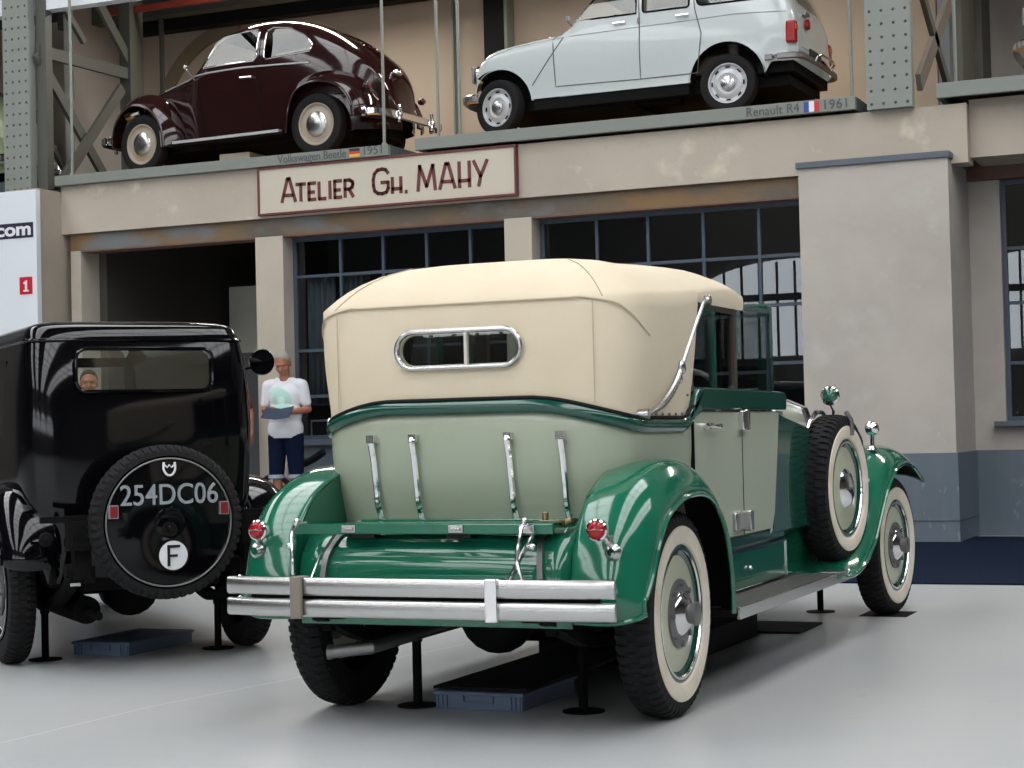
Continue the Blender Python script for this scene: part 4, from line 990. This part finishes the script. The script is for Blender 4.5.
# ---------------------------------------------------------------- smooth bodied cars on the upper decks
class Shell:
    def __init__(s, ys, zt, w, zb, ex, ez, z0=.28, low=.93, rise=0): s.__dict__.update(locals())
    def par(s, y): return cinterp(y, s.zt), cinterp(y, s.w), s.zb(y, cinterp(y, s.zt))
    def hw(s, y, z):
        zt, w, zb = s.par(y)
        if z <= zb: return w*lerp(s.low, 1, sm((z-s.z0)/(zb-s.z0)*1.3))
        t = min(1, (z-zb)/(zt-zb)); a = math.asin(t**(1/s.ez)); return w*math.cos(a)**s.ex
    def mesh(s):
        rows = []
        for y in s.ys:
            zt, w, zb = s.par(y); z0 = s.z0+(s.rise*sm((-.36-y)/.10) if s.rise else 0); side = [(w*lerp(s.low, 1, sm(f*1.3)), y, lerp(z0, zb, f)) for f in (0, .15, .3, .45, .6, .8)]
            for k in range(14):
                a = PI/2*k/13; side.append((w*max(math.cos(a), 0)**s.ex, y, zb+(zt-zb)*math.sin(a)**s.ez))
            rows.append(side+[(-x, y_, z) for x, y_, z in side[-2::-1]])
        return MB().grid(rows)
    def line(s, pts, off=.002):
        out = []
        for sd in (1, -1): out.append([Vector((sd*(s.hw(y, z)+off), y, z)) for y, z in pts])
        return out
def dense(pts, k=8):
    out = []
    for a, b in zip(pts, pts[1:]):
        for i in range(k): out.append((lerp(a[0], b[0], i/k), lerp(a[1], b[1], i/k)))
    return out+[pts[-1]]
def modern_wheel(t, loc, s, R, wd, style):
    w_ = build('wheel', mirror_if(tire_mesh(R, wd, R*.64, False, 40), s), M['rubber'], parent=t, loc=loc)
    h = wd/2
    rimm = {'cream': 'cream_rim', 'silver': 'silver_rim'}[style]
    build('rim', mirror_if(MB().lathe([(R*.68, h*.7), (R*.68, h*.9), (R*.645, h*.88), (R*.60, h*.55), (R*.52, h*.50), (R*.45, h*.65), (R*.36, h*.72), (R*.30, h*.60), (.001, h*.55)], ax='x', n=48), s), M[rimm], parent=w_)
    if style == 'cream':
        build('hub_cap', mirror_if(MB().lathe([(R*.40, h*.66), (R*.40, h*.80), (R*.34, h*1.0), (R*.2, h*1.18), (.001, h*1.25)], ax='x', n=40), s), M['brushed'], parent=w_)
    else:
        build('hub_cap', mirror_if(MB().lathe([(R*.24, h*.6), (R*.24, h*.9), (R*.16, h*1.05), (.001, h*1.1)], ax='x', n=32), s), M['brushed'], parent=w_)
        sl = MB()
        for k in range(8):
            a = 2*PI*k/8; c, q = math.cos(a), math.sin(a); r = R*.555
            sl.obox((h*.60, c*r-q*.022, q*r+c*.022), (h*.60, c*r+q*.022, q*r-c*.022), .012, .012, up=(0, c, q))
        build('rim_slots', mirror_if(sl, s), M['under'], parent=w_)
    return w_
def trim_lines(t, name, shell, pts, r, mt, dens=8, off=.001):
    for p in shell.line(dense(pts, dens), off): build(name, MB().sweep(p, r, 6), M[mt], parent=t)

def round_car(loc, rz, label, paint, name='rounded_saloon_car'):
    t = empty(name, loc, rz, label, 'car'); t.scale = (.99, .99, 1.02)
    P = lambda nm, m, mt, par=None, **k: build(nm, m, M[mt], parent=par or t, **k)
    zt = [(-.76, .40), (-.74, .58), (-.66, .82), (-.52, 1.03), (-.30, 1.23), (0, 1.42), (.3, 1.54), (.6, 1.60), (.95, 1.61), (1.25, 1.56), (1.45, 1.46), (1.60, 1.30), (1.76, 1.12), (1.9, 1.07), (2.2, 1.02), (2.5, .95), (2.75, .82), (2.95, .60), (3.02, .42)]
    w = [(-.76, .12), (-.70, .28), (-.55, .42), (-.3, .53), (0, .60), (.4, .65), (.9, .67), (1.4, .66), (1.7, .60), (1.9, .52), (2.2, .43), (2.5, .37), (2.75, .30), (2.95, .20), (3.02, .10)]
    ys = [-.76, -.745, -.72, -.68, -.62, -.55, -.47, -.38, -.28, -.17, -.05, .08, .2, .35, .5, .65, .8, .95, 1.1, 1.25, 1.36, 1.46, 1.56, 1.66, 1.76, 1.84, 1.95, 2.1, 2.25, 2.4, 2.55, 2.68, 2.8, 2.9, 2.97, 3.02]
    sh = Shell(ys, zt, w, lambda y, z: min(.96, z-.10), .52, .80, z0=.27)
    b = P('body_shell', sh.mesh(), paint, ang=60, solid=.01)
    fw = [(1.56, 1.11), (1.43, 1.38), (1.31, 1.45), (.85, 1.48), (.80, 1.43), (.80, 1.15), (.84, 1.11)]
    qw = [(.70, 1.14), (.70, 1.44), (.64, 1.48), (.42, 1.45), (.20, 1.34), (.10, 1.22), (.12, 1.15), (.66, 1.11)]
    cut(b, [MB().prism(fw, 'x', -1, 1), MB().prism(qw, 'x', -1, 1),
            MB().prism(rrect(-.42, .42, 1.15, 1.44, .06), 'y', 1.40, 1.95),
            MB().prism(rrect(-.26, -.03, 1.25, 1.42, .06), 'y', -.6, .15), MB().prism(rrect(.03, .26, 1.25, 1.42, .06), 'y', -.6, .15)], 50)
    for pol in (fw, qw):
        for s in (1, -1):
            pts = [Vector((s*(sh.hw(y, z)+.001), y, z)) for y, z in dense(pol+[pol[0]], 4)[:-1]]
            P('window_trim', MB().sweep(pts, .009, 6, closed=True, up=(s, 0, 0)), 'chrome' if s < 0 else 'chrome')
            ym = sum(p[0] for p in pol)/len(pol); xa, xb = sh.hw(ym, 1.08), sh.hw(ym, 1.38); vs = [Vector((s*(xa+(xb-xa)*(z-1.08)/.30-.035), y, z)) for y, z in pol]
            P('side_glass', MB().add(vs+[v+Vector((-s*.003, 0, 0)) for v in vs], [tuple(range(len(vs))), tuple(range(2*len(vs)-1, len(vs)-1, -1))]), 'glass', smooth=False)
    P('windscreen', MB().add([(-.42, 1.72, 1.14), (.42, 1.72, 1.14), (.40, 1.46, 1.45), (-.40, 1.46, 1.45)], [(0, 1, 2, 3)]), 'glass', smooth=False)
    trim_lines(t, 'belt_trim', sh, [(2.3, .97), (2.0, 1.01), (1.7, 1.045), (1.0, 1.05), (.12, 1.02)], .010, 'silver_rim')
    trim_lines(t, 'door_gap', sh, [(.76, .35), (.76, 1.50)], .005, 'under')
    trim_lines(t, 'door_gap', sh, [(1.66, .98), (1.60, .70), (1.56, .34)], .005, 'under')
    for s in (1, -1):
        P('door_handle', MB().sweep([(s*(sh.hw(.95, .93)+.03), .84, .93), (s*(sh.hw(.95, .93)+.035), 1.0, .935)], .012, 8).cyl((s*(sh.hw(.95, .93)-.01), .98, .93), (s*(sh.hw(.95, .93)+.035), .98, .93), .012), 'chrome')
        P('running_board', MB().box(min(s*.58, s*.74), max(s*.58, s*.74), .42, 2.0, .26, .29), 'under', smooth=False)
        P('sill_trim', MB().box(min(s*.69, s*.757), max(s*.69, s*.757), .46, 1.92, .285, .315), 'silver_rim', smooth=False)
        RF = [(-.66, .36), (-.65, .52), (-.56, .70), (-.38, .86), (-.1, .94), (.18, .91), (.38, .78), (.48, .56), (.52, .28)]
        FF = [(1.90, .28), (1.93, .50), (2.03, .70), (2.20, .86), (2.45, .93), (2.68, .87), (2.85, .70), (2.93, .50), (2.94, .36)]
        for nm, pth in (('rear_fender', RF), ('front_fender', FF)):
            rows, lip = fender_mesh(pth, .38, .775, .165, inner=.0, crown=.22, p=1.9)
            f = P(nm, mirror_if(MB().grid(rows), s), paint, ang=70, solid=.006)
            P('fender_piping', mirror_if(MB().sweep(lip, .011, 8), s), paint, f)
        for y in (0, 2.4): modern_wheel(t, (s*.635, y, .335), s, .335, .14, 'cream').rotation_euler.z = math.radians(-5 if y else 0)
        h = P('headlamp', MB().lathe([(.06, -.18), (.085, -.05), (.09, .01), (.07, .03), (.001, .035)], (s*.52, 2.72, .74), 'y', n=24), 'chrome')
        tl = P('tail_lamp', MB().ball((s*.60, -.60, .70), .04, sc=(.9, 1.2, 1)), paint); P('lens', MB().ball((s*.60, -.635, .70), .026, sc=(1, .6, 1)), 'reflector', tl)
        P('louvre', MB().box(s*.70-.004, s*.70+.004, -.35, -.25, .62, .635), paint, smooth=False)
    mr = P('door_mirror', MB().cyl((-.60, 1.70, 1.0), (-.72, 1.72, 1.10), .008).lathe([(.001, -.02), (.035, -.01), (.038, 0)], (-.73, 1.73, 1.13), 'y', n=20), 'chrome')
    for y0, sgn in ((-.84, -1), (3.03, 1)):
        p = [(-.74, y0-sgn*.22, .40), (-.73, y0-sgn*.10, .40), (-.62, y0-sgn*.02, .40), (-.3, y0, .40), (.3, y0, .40), (.62, y0-sgn*.02, .40), (.73, y0-sgn*.10, .40), (.74, y0-sgn*.22, .40)]
        bp = P('bumper', MB().sweep(spline(p, 5), 1, prof=[(-.045, 0), (-.03, .016), (.03, .016), (.045, 0), (.03, -.006), (-.03, -.006)], up=(0, sgn, 0)), 'chrome')
        for x in (-.36, .36): P('overrider', MB().sweep([(x, y0+sgn*.015, .32), (x, y0+sgn*.04, .40), (x, y0+sgn*.02, .50)], [.022, .026, .018], 8), 'chrome', bp)
    P('number_lamp', MB().ball((0, -.64, .92), .05, sc=(1.3, 1.2, .8)), 'chrome')
    P('steering_wheel', MB().sweep([(-.32+.18*math.cos(a), 1.32+.06*math.sin(a), 1.02+.16*math.sin(a)) for a in [2*PI*k/24 for k in range(24)]], .010, 6, closed=True, up=(0, -1, .4)), 'ivory')
    for y0 in (.25, 1.0):
        P('seat', MB().box(-.50, .50, y0, y0+.45, .40, .60).box(-.50, .50, y0-.08, y0+.04, .5, 1.04), 'seat_leather' if y0 > .5 else 'ivory', smooth=False, bevel=.03)
    P('floor_pan', MB().box(-.55, .55, -.3, 2.7, .22, .27).box(-.2, .2, -.6, -.3, .2, .4), 'under', smooth=False)
    return t
round_car((-6.69, 11.165, 4.168), math.radians(86.5), 'dark maroon rounded saloon with chrome hubcaps on the upper deck', 'maroon')
round_car((-12.12, 11.6, 4.172), math.radians(90), 'pale green car glimpsed on the upper deck at the left edge behind the column', 'pale_green')
build('deck_left', MB().box(-18, -10.75, 10.3, 13.6, 4.05, 4.17), M['platform_side'], smooth=False, kind='structure')

def hatchback(loc, rz, label, paint):
    t = empty('hatchback_car', loc, rz, label, 'car')
    P = lambda nm, m, mt, par=None, **k: build(nm, m, M[mt], parent=par or t, **k)
    zt = [(-.70, .62), (-.69, .90), (-.62, 1.10), (-.50, 1.36), (-.40, 1.47), (-.25, 1.515), (.3, 1.54), (.9, 1.53), (1.2, 1.49), (1.36, 1.42), (1.55, 1.22), (1.72, 1.03), (1.80, 1.0), (2.0, .985), (2.4, .945), (2.62, .90), (2.76, .80), (2.82, .68), (2.84, .56)]
    w = [(-.70, .60), (-.66, .68), (-.5, .715), (0, .735), (1.0, .74), (1.7, .73), (2.2, .70), (2.55, .67), (2.72, .62), (2.80, .55), (2.84, .48)]
    ys = [-.70, -.695, -.68, -.65, -.60, -.54, -.48, -.45, -.42, -.39, -.36, -.30, -.22, -.05, .15, .35, .55, .75, .95, 1.1, 1.2, 1.3, 1.38, 1.46, 1.54, 1.62, 1.70, 1.76, 1.82, 1.95, 2.1, 2.25, 2.4, 2.52, 2.62, 2.70, 2.76, 2.80, 2.825, 2.84]
    sh = Shell(ys, zt, w, lambda y, z: min(.90, z-.13), .30, .80, z0=.33, low=.95, rise=.13)
    rows0 = sh.mesh()
    b = P('body_shell', rows0, paint, ang=50, solid=.01)
    def archp(y, r, sq): return [(y+r*math.cos(a)*sq, .31+r*math.sin(a)) for a in [PI*k/20 for k in range(21)]]+[(y-r*sq, 0), (y+r*sq, 0)]
    fw = [(1.60, 1.08), (1.34, 1.38), (1.25, 1.415), (.95, 1.43), (.92, 1.40), (.92, 1.08)]
    rw = rrect(.36, .85, 1.08, 1.43, .03, 3); q = rrect(-.38, .28, 1.08, 1.42, .06, 3)
    cut(b, [MB().prism(fw, 'x', -1, 1), MB().prism(rw, 'x', -1, 1), MB().prism(q, 'x', -1, 1),
            MB().prism(archp(0, .385, 1.0), 'x', .35, 1), MB().prism(archp(0, .385, 1.0), 'x', -1, -.35), MB().prism(archp(2.49, .375, 1.0), 'x', .35, 1), MB().prism(archp(2.49, .375, 1.0), 'x', -1, -.35),
            MB().prism(rrect(-.56, .56, 1.10, 1.38, .05), 'y', 1.42, 2.1), MB().prism(rrect(-.54, .54, 1.08, 1.36, .06), 'y', -1, -.4)], 50)
    for pol in (fw, rw, q):
        for s in (1, -1):
            pts = [Vector((s*(sh.hw(y, z)), y, z)) for y, z in dense(list(pol)+[pol[0]], 3)[:-1]]
            P('window_trim', MB().sweep(pts, .010, 6, closed=True, up=(s, 0, 0)), 'under')
            ym = sum(p[0] for p in pol)/len(pol); xa, xb = sh.hw(ym, 1.08), sh.hw(ym, 1.38); vs = [Vector((s*(xa+(xb-xa)*(z-1.08)/.30-.035), y, z)) for y, z in pol]
            P('side_glass', MB().add(vs+[v+Vector((-s*.003, 0, 0)) for v in vs], [tuple(range(len(vs))), tuple(range(2*len(vs)-1, len(vs)-1, -1))]), 'glass', smooth=False)
    P('windscreen', MB().add([(-.58, 1.70, 1.08), (.58, 1.70, 1.08), (.52, 1.42, 1.40), (-.52, 1.42, 1.40)], [(0, 1, 2, 3)]), 'glass', smooth=False)
    P('rear_screen', MB().add([(-.56, -.66, 1.06), (.56, -.66, 1.06), (.52, -.50, 1.37), (-.52, -.50, 1.37)], [(0, 1, 2, 3)]), 'glass', smooth=False)
    for pts in ([(2.70, .80), (2.3, .90), (1.75, .93), (.32, .945), (-.10, .955), (-.62, .93)], ): trim_lines(t, 'body_crease', sh, pts, .0035, 'grey_steel')
    for pts in ([(1.70, 1.02), (1.84, .93), (1.83, .44), (.90, .42), (.885, 1.0), (.90, 1.42)], [(.90, .42), (.30, .42), (.24, .80), (.30, 1.05), (.34, 1.42)], [(1.72, .93), (1.98, .62), (2.10, .48)]): trim_lines(t, 'door_gap', sh, pts, .0055, 'grey_steel_dark')
    for s in (1, -1):
        for y in (1.03, .36):
            x = s*(sh.hw(y, 1.0)+.022)
            P('door_handle', MB().sweep([(x, y-.0, 1.0), (x, y+.13, 1.0)], .013, 8).cyl((x-s*.04, y+.02, 1.0), (x, y+.02, 1.0), .012).cyl((x-s*.04, y+.11, 1.0), (x, y+.11, 1.0), .012), 'chrome')
        P('door_hinge', MB().cyl((s*(sh.hw(.89, .99)+.006), .89, .97), (s*(sh.hw(.89, .99)+.006), .89, 1.03), .012), 'dull_steel')
        P('side_indicator', MB().lathe([(.024, 0), (.020, s*.014), (.001, s*.02)], (s*(sh.hw(1.92, .96)-.004), 1.92, .955), 'x', n=16), 'orange_lens')
        P('sill', MB().box(min(s*.60, s*.69), max(s*.60, s*.69), .40, 2.08, .22, .345), 'under', smooth=False)
        P('sill_flange', MB().box(min(s*.69, s*.705), max(s*.69, s*.705), .38, 2.10, .335, .352), paint, smooth=False)
        tl = P('tail_lamp', MB().box(min(s*.60, s*.705), max(s*.60, s*.705), -.70, -.60, .62, .84), 'red_lens', smooth=False, bevel=.02)
        P('indicator_lens', MB().box(min(s*.615, s*.69), max(s*.615, s*.69), -.706, -.69, .75, .80), 'orange_lens', tl, smooth=False)
        for y in (0, 2.49): modern_wheel(t, (s*.625, y, .292), s, .292, .14, 'silver').rotation_euler.z = math.radians(-16 if y else 0)
        P('wheel_arch', MB().lathe([(.395, -.13), (.395, .10)], (s*.58, 0, .31), 'x', n=24, a0=0, a1=PI), 'under'); P('wheel_arch', MB().lathe([(.385, -.13), (.385, .08)], (s*.54, 2.49, .31), 'x', n=24, a0=.9, a1=PI), 'under')
        P('arch_back', MB().cyl((s*.45, 0, .50), (s*.46, 0, .50), .30, n=24), 'under'); P('arch_back', MB().cyl((s*.45, 2.49, .50), (s*.46, 2.49, .50), .30, n=24), 'under')
        P('headlamp', MB().lathe([(.09, -.03), (.095, .02), (.08, .04), (.001, .05)], (s*.44, 2.79, .70), 'y', n=24), 'chrome')
    P('door_mirror', MB().cyl((-.72, 1.62, 1.03), (-.80, 1.64, 1.07), .008).box(-.84, -.76, 1.62, 1.65, 1.06, 1.12), 'grey_steel', bevel=.01)
    bp = P('rear_bumper', MB().sweep(spline([(-.74, -.40, .49), (-.735, -.62, .49), (-.66, -.74, .49), (-.3, -.77, .49), (.3, -.77, .49), (.66, -.74, .49), (.735, -.62, .49), (.74, -.40, .49)], 5), 1, prof=[(-.032, 0), (-.02, .02), (.02, .02), (.032, 0), (.02, -.01), (-.02, -.01)], up=(0, -1, 0)), 'dull_steel')
    P('rear_valance', MB().box(-.64, .64, -.66, -.30, .36, .46), 'under', smooth=False)
    P('bumper_tube', MB().sweep(spline([(-.30, -.78, .49), (-.28, -.83, .55), (-.12, -.85, .55), (.12, -.85, .55), (.28, -.83, .55), (.30, -.78, .49)], 5), .014, 8), 'chrome', bp)
    bp = P('front_bumper', MB().sweep(spline([(-.72, 2.70, .40), (-.68, 2.86, .40), (-.4, 2.95, .40), (.4, 2.95, .40), (.68, 2.86, .40), (.72, 2.70, .40)], 5), 1, prof=[(-.05, 0), (-.03, .025), (.03, .025), (.05, 0)], up=(0, 1, 0)), 'brushed')
    P('grille', MB().box(-.55, .55, 2.83, 2.86, .60, .78), 'dull_steel', smooth=False, bevel=.02)
    P('filler_cap', MB().lathe([(.055, 0), (.05, -.03), (.001, -.035)], (-.30, -.705, .86), 'y', n=20), 'red_lens')
    P('tailgate_hinge', MB().box(-.36, -.22, -.72, -.68, .95, .98), 'dull_steel', smooth=False)
    P('number_plate', MB().box(-.2, .2, -.72, -.70, .55, .64), 'plate_black', smooth=False)
    P('steering_wheel', MB().sweep([(-.32+.18*math.cos(a), 1.20+.08*math.sin(a), 1.04+.15*math.sin(a)) for a in [2*PI*k/24 for k in range(24)]], .012, 6, closed=True, up=(0, -1, .4)).obox((-.46, 1.2, 1.04), (-.18, 1.2, 1.04), .02, .03).cyl((-.32, 1.2, 1.04), (-.32, 1.6, .85), .02), 'under')
    for y0 in (.0, .70):
        P('seat', MB().box(-.55, .55, y0, y0+.45, .42, .62).box(-.55, .55, y0-.08, y0+.04, .5, 1.02), 'seat_leather', smooth=False, bevel=.03)
    P('floor_pan', MB().box(-.55, .55, -.6, 2.7, .24, .34).box(-.6, .6, 1.0, 1.9, .18, .26), 'under', smooth=False)
    P('exhaust_box', MB().cyl((-.45, .55, .24), (-.45, 1.1, .24), .07), 'under')
    return t
hatchback((-2.075, 11.15, 4.20), math.radians(89.0), 'white five door hatchback with silver wheels on the upper deck', 'white_paint')
hatchback((3.53, 11.55, 4.245), math.radians(90), 'dark car with chrome lamp glimpsed on the upper deck at the right edge', 'navy')
tag(build('wooden_block', MB().box(-8.15, -7.75, 10.75, 11.1, 4.168, 4.33), M['ivory'], smooth=False, bevel=.01), 'pale block standing on the deck under the maroon car', 'block')

# ---------------------------------------------------------------- visitors
def capsule(mb, p0, p1, r0, r1, n=14):
    p0, p1 = Vector(p0), Vector(p1); d = (p1-p0).normalized(); path = []; rr = []
    for k in range(5): a = PI/2*(k+.15)/4.15; path.append(p0-d*r0*math.cos(a)); rr.append(r0*math.sin(a))
    for k in range(5): a = PI/2*(4-k+.15)/4.15; path.append(p1+d*r1*math.cos(a)); rr.append(r1*math.sin(a))
    return mb.sweep(path, rr, n)
def fuse(name, mb, mat, parent, vox, smooth=2, cuts=()):
    o = build(name, mb, mat, parent=parent, smooth=False)
    m = o.modifiers.new('r', 'REMESH'); m.mode = 'VOXEL'; m.voxel_size = vox
    m = o.modifiers.new('s', 'SMOOTH'); m.factor = .5; m.iterations = smooth
    bpy.context.view_layer.update(); bake(o)
    if cuts:
        bm = bmesh.new(); bm.from_mesh(o.data)
        for co, no in cuts:
            g = bm.verts[:]+bm.edges[:]+bm.faces[:]
            r = bmesh.ops.bisect_plane(bm, geom=g, plane_co=co, plane_no=no, clear_outer=True)
            ed = [e for e in r['geom_cut'] if isinstance(e, bmesh.types.BMEdge)]
            if ed: bmesh.ops.holes_fill(bm, edges=ed)
        bm.to_mesh(o.data); bm.free()
    o.data.materials.clear(); o.data.materials.append(mat)
    o.data.polygons.foreach_set('use_smooth', [True]*len(o.data.polygons)); o.data.set_sharp_from_angle(angle=math.radians(60))
    return o
def hand(mb, wr, fwd, side, up, curl, thumb):
    # wr wrist, fwd pointing direction, side towards thumb, up back of hand
    wr, fwd, side, up = Vector(wr), Vector(fwd).normalized(), Vector(side).normalized(), Vector(up).normalized()
    for k in (-1.2, -.4, .4, 1.2): capsule(mb, wr+side*k*.012, wr+fwd*.085+side*k*.018, .016, .014, 10)
    for k, L in ((-1.5, .055), (-.5, .070), (.5, .075), (1.5, .068)):
        a = wr+fwd*.088+side*k*.0185; b = a+fwd*L*.5*math.cos(curl*.6)-up*L*.5*math.sin(curl*.6); c = b+fwd*L*.5*math.cos(curl*1.4)-up*L*.5*math.sin(curl*1.4)
        capsule(mb, a, b, .0105, .0095, 8); capsule(mb, b, c, .0095, .0085, 8)
    a = wr+side*.022+fwd*.02; b = a+side*.030+fwd*.028-up*.006; c = b+fwd*.035+side*thumb*.012-up*.012
    capsule(mb, a, b, .013, .011, 8); capsule(mb, b, c, .011, .009, 8)
def person(loc, rz, label, shirt, bottom, hair, arms, tilt=.52, cuff=True, vox=.0065, bare=False):
    t = empty('person', loc, rz, label, 'person')
    b = MB()
    def ell(mb, c, r): mb.ball(c, 1, 20, 14, r)
    ell(b, (0, 0, .97), (.155, .11, .12)); ell(b, (0, -.005, 1.12), (.145, .105, .15)); ell(b, (0, 0, 1.31), (.165, .11, .17))
    capsule(b, (-.155, .005, 1.435), (.155, .005, 1.435), .052, .052); capsule(b, (0, .01, 1.42), (0, -.005, 1.56), .066, .055)
    capsule(b, (-.07, .012, 1.47), (.07, .012, 1.47), .045, .045)
    for s in (1, -1):
        capsule(b, (s*.088, 0, .90), (s*.100, -.01, .51), .088, .056); capsule(b, (s*.100, -.01, .51), (s*.102, .015, .10), .052, .036)
        capsule(b, (s*.100, .022, .38), (s*.101, .025, .28), .050, .042); capsule(b, (s*.102, .03, .05), (s*.115, -.14, .035), .042, .034)
    # head, tilted towards what the hands hold
    hm = MB()
    ell(hm, (0, .005, 1.685), (.080, .098, .100)); ell(hm, (0, -.035, 1.635), (.068, .068, .078)); ell(hm, (0, -.060, 1.590), (.038, .035, .030))
    capsule(hm, (0, -.095, 1.672), (0, -.118, 1.640), .010, .015, 10); ell(hm, (0, -.083, 1.698), (.052, .018, .014))
    ell(hm, (0, -.093, 1.607), (.025, .012, .010)); 
    for s in (1, -1): ell(hm, (s*.078, .012, 1.660), (.012, .022, .034)); ell(hm, (s*.045, -.070, 1.640), (.022, .022, .020))
    capsule(hm, (0, .01, 1.56), (0, .0, 1.62), .055, .055)
    R = Matrix.Translation((0, .0, 1.57)) @ Matrix.Rotation(tilt, 4, 'X') @ Matrix.Translation((0, 0, -1.57))
    hm.xf(R); b.add(hm.v, hm.f)
    for s, (el, wr, fwd, sd, up, curl) in zip((1, -1), arms):
        sh = Vector((s*.185, .005, 1.425)); capsule(b, sh, el, .050, .041); capsule(b, el, wr, .041, .027)
        hand(b, wr, fwd, sd, up, curl, .3)
    body = fuse('body', b, M['skin'], t, vox, 2)
    # hair cap and eyes
    h = MB()
    ell(h, (0, .014, 1.703), (.084, .101, .094))
    h.xf(R)
    n0 = (R.to_3x3() @ Vector((0, -.80, -.60))); c0 = R @ Vector((0, -.02, 1.712))
    fuse('hair', h, M[hair], t, .008, 1, [(c0, n0)])
    e = MB()
    for s in (1, -1): e.ball((s*.030, -.090, 1.676), .007, 8, 6, (1.4, .6, .5))
    build('eyes', e.xf(R), M['black'], parent=t); 
    # shirt
    s_ = MB(); ell(s_, (0, -.005, .97), (.192, .148, .17)); ell(s_, (0, -.012, 1.12), (.182, .140, .18)); ell(s_, (0, -.005, 1.30), (.182, .130, .18))
    capsule(s_, (-.155, .005, 1.430), (.155, .005, 1.430), .066, .066); capsule(s_, (-.07, .01, 1.455), (.07, .01, 1.455), .060, .060)
    for s, (el, *_r) in zip((1, -1), arms):
        sh = Vector((s*.185, .005, 1.42)); mid = sh.lerp(Vector(el), .70); capsule(s_, sh, mid, .066, .058)
    fuse('shirt', s_, M[shirt], t, .010, 2, [((0, 0, .875), (0, 0, -1)), ((0, .0, 1.508), (0, -.15, 1))])
    # shorts / trousers
    q = MB(); ell(q, (0, 0, .97), (.168, .125, .13)); zk = .46 if cuff else .09
    for s in (1, -1):
        capsule(q, (s*.090, 0, .88), (s*.108, -.005, .50), .105, .080)
        if not cuff: capsule(q, (s*.106, -.005, .50), (s*.108, .01, .06), .080, .065)
        else: capsule(q, (s*.108, -.005, .50), (s*.109, -.004, .40), .080, .078)
    fuse('trousers', q, M[bottom], t, .010, 2, [((0, 0, zk), (0, 0, -1))])
    if cuff:
        c = MB()
        for s in (1, -1): c.lathe([(.080, 0), (.088, .002), (.088, .035), (.080, .038)], (s*.109, -.004, .455), n=24)
        build('cuffs', c, M['denim_cuff'], parent=t)
    f = MB()
    for s in (1, -1): capsule(f, (s*.102, .035, .045), (s*.118, -.15, .040), .050, .042)
    fuse('shoes', f, M['hair_brown'], t, .010, 1, [((0, 0, .0), (0, 0, -1))])
    return t
R_ = lambda: None
hold = [((.235, .03, 1.17), (.085, -.215, 1.135), (-.80, -.45, .05), (-.3, .6, .5), (.2, -.2, 1), .9),
        ((-.235, .03, 1.17), (-.125, -.225, 1.165), (.75, -.50, .0), (.3, .5, .6), (-.2, -.2, 1), .9)]
STEP = .23
build('trim_15', MB().box(-8.0, -5.2, 9.25, 10.31, 0, STEP), M['wainscot_dark'], smooth=False, kind='structure')
px = (-6.76, 9.75)
person((px[0], px[1], STEP), math.radians(12), 'grey haired person in a white printed t-shirt and denim shorts reading a dark leaflet', 'print_shirt', 'denim', 'hair_grey', hold)
lf = MB(); lf.add([(-.155, -.155, -.01), (0, -.16, -.03), (.155, -.155, -.01), (.15, .065, .005), (0, .06, -.02), (-.15, .065, .005)], [(0, 1, 4, 5), (1, 2, 3, 4)])
lo = build('leaflet', lf, M['paper_dark'], smooth=False, solid=.004)
lo.location = (px[0]+.10, px[1]-.30, STEP+1.165); lo.rotation_euler = (math.radians(28), 0, math.radians(12))
tag(lo, 'open dark leaflet held by the person in the white t-shirt', 'leaflet')
hang = [((.26, .03, 1.15), (.27, -.06, .92), (0, -.15, -1), (-.3, -1, 0), (1, 0, 0), .5), ((-.26, .03, 1.15), (-.27, -.06, .92), (0, -.15, -1), (.3, -1, 0), (-1, 0, 0), .5)]
up_ = [((.27, -.05, 1.20), (.12, -.22, 1.45), (-.2, .1, 1), (-1, 0, 0), (0, -1, 0), .5), hang[1]]
person((-7.62, 9.95, STEP), math.radians(30), 'person in dark red half hidden between the black car and the reading person', 'red_shirt', 'denim', 'hair_brown', hang, cuff=False, tilt=.1, vox=.009)
person((-7.50, 7.40, 0), math.radians(35), 'person in a light blue shirt seen through the rear window of the black car', 'blue_shirt', 'denim', 'hair_brown', up_, cuff=False, tilt=.1, vox=.009)
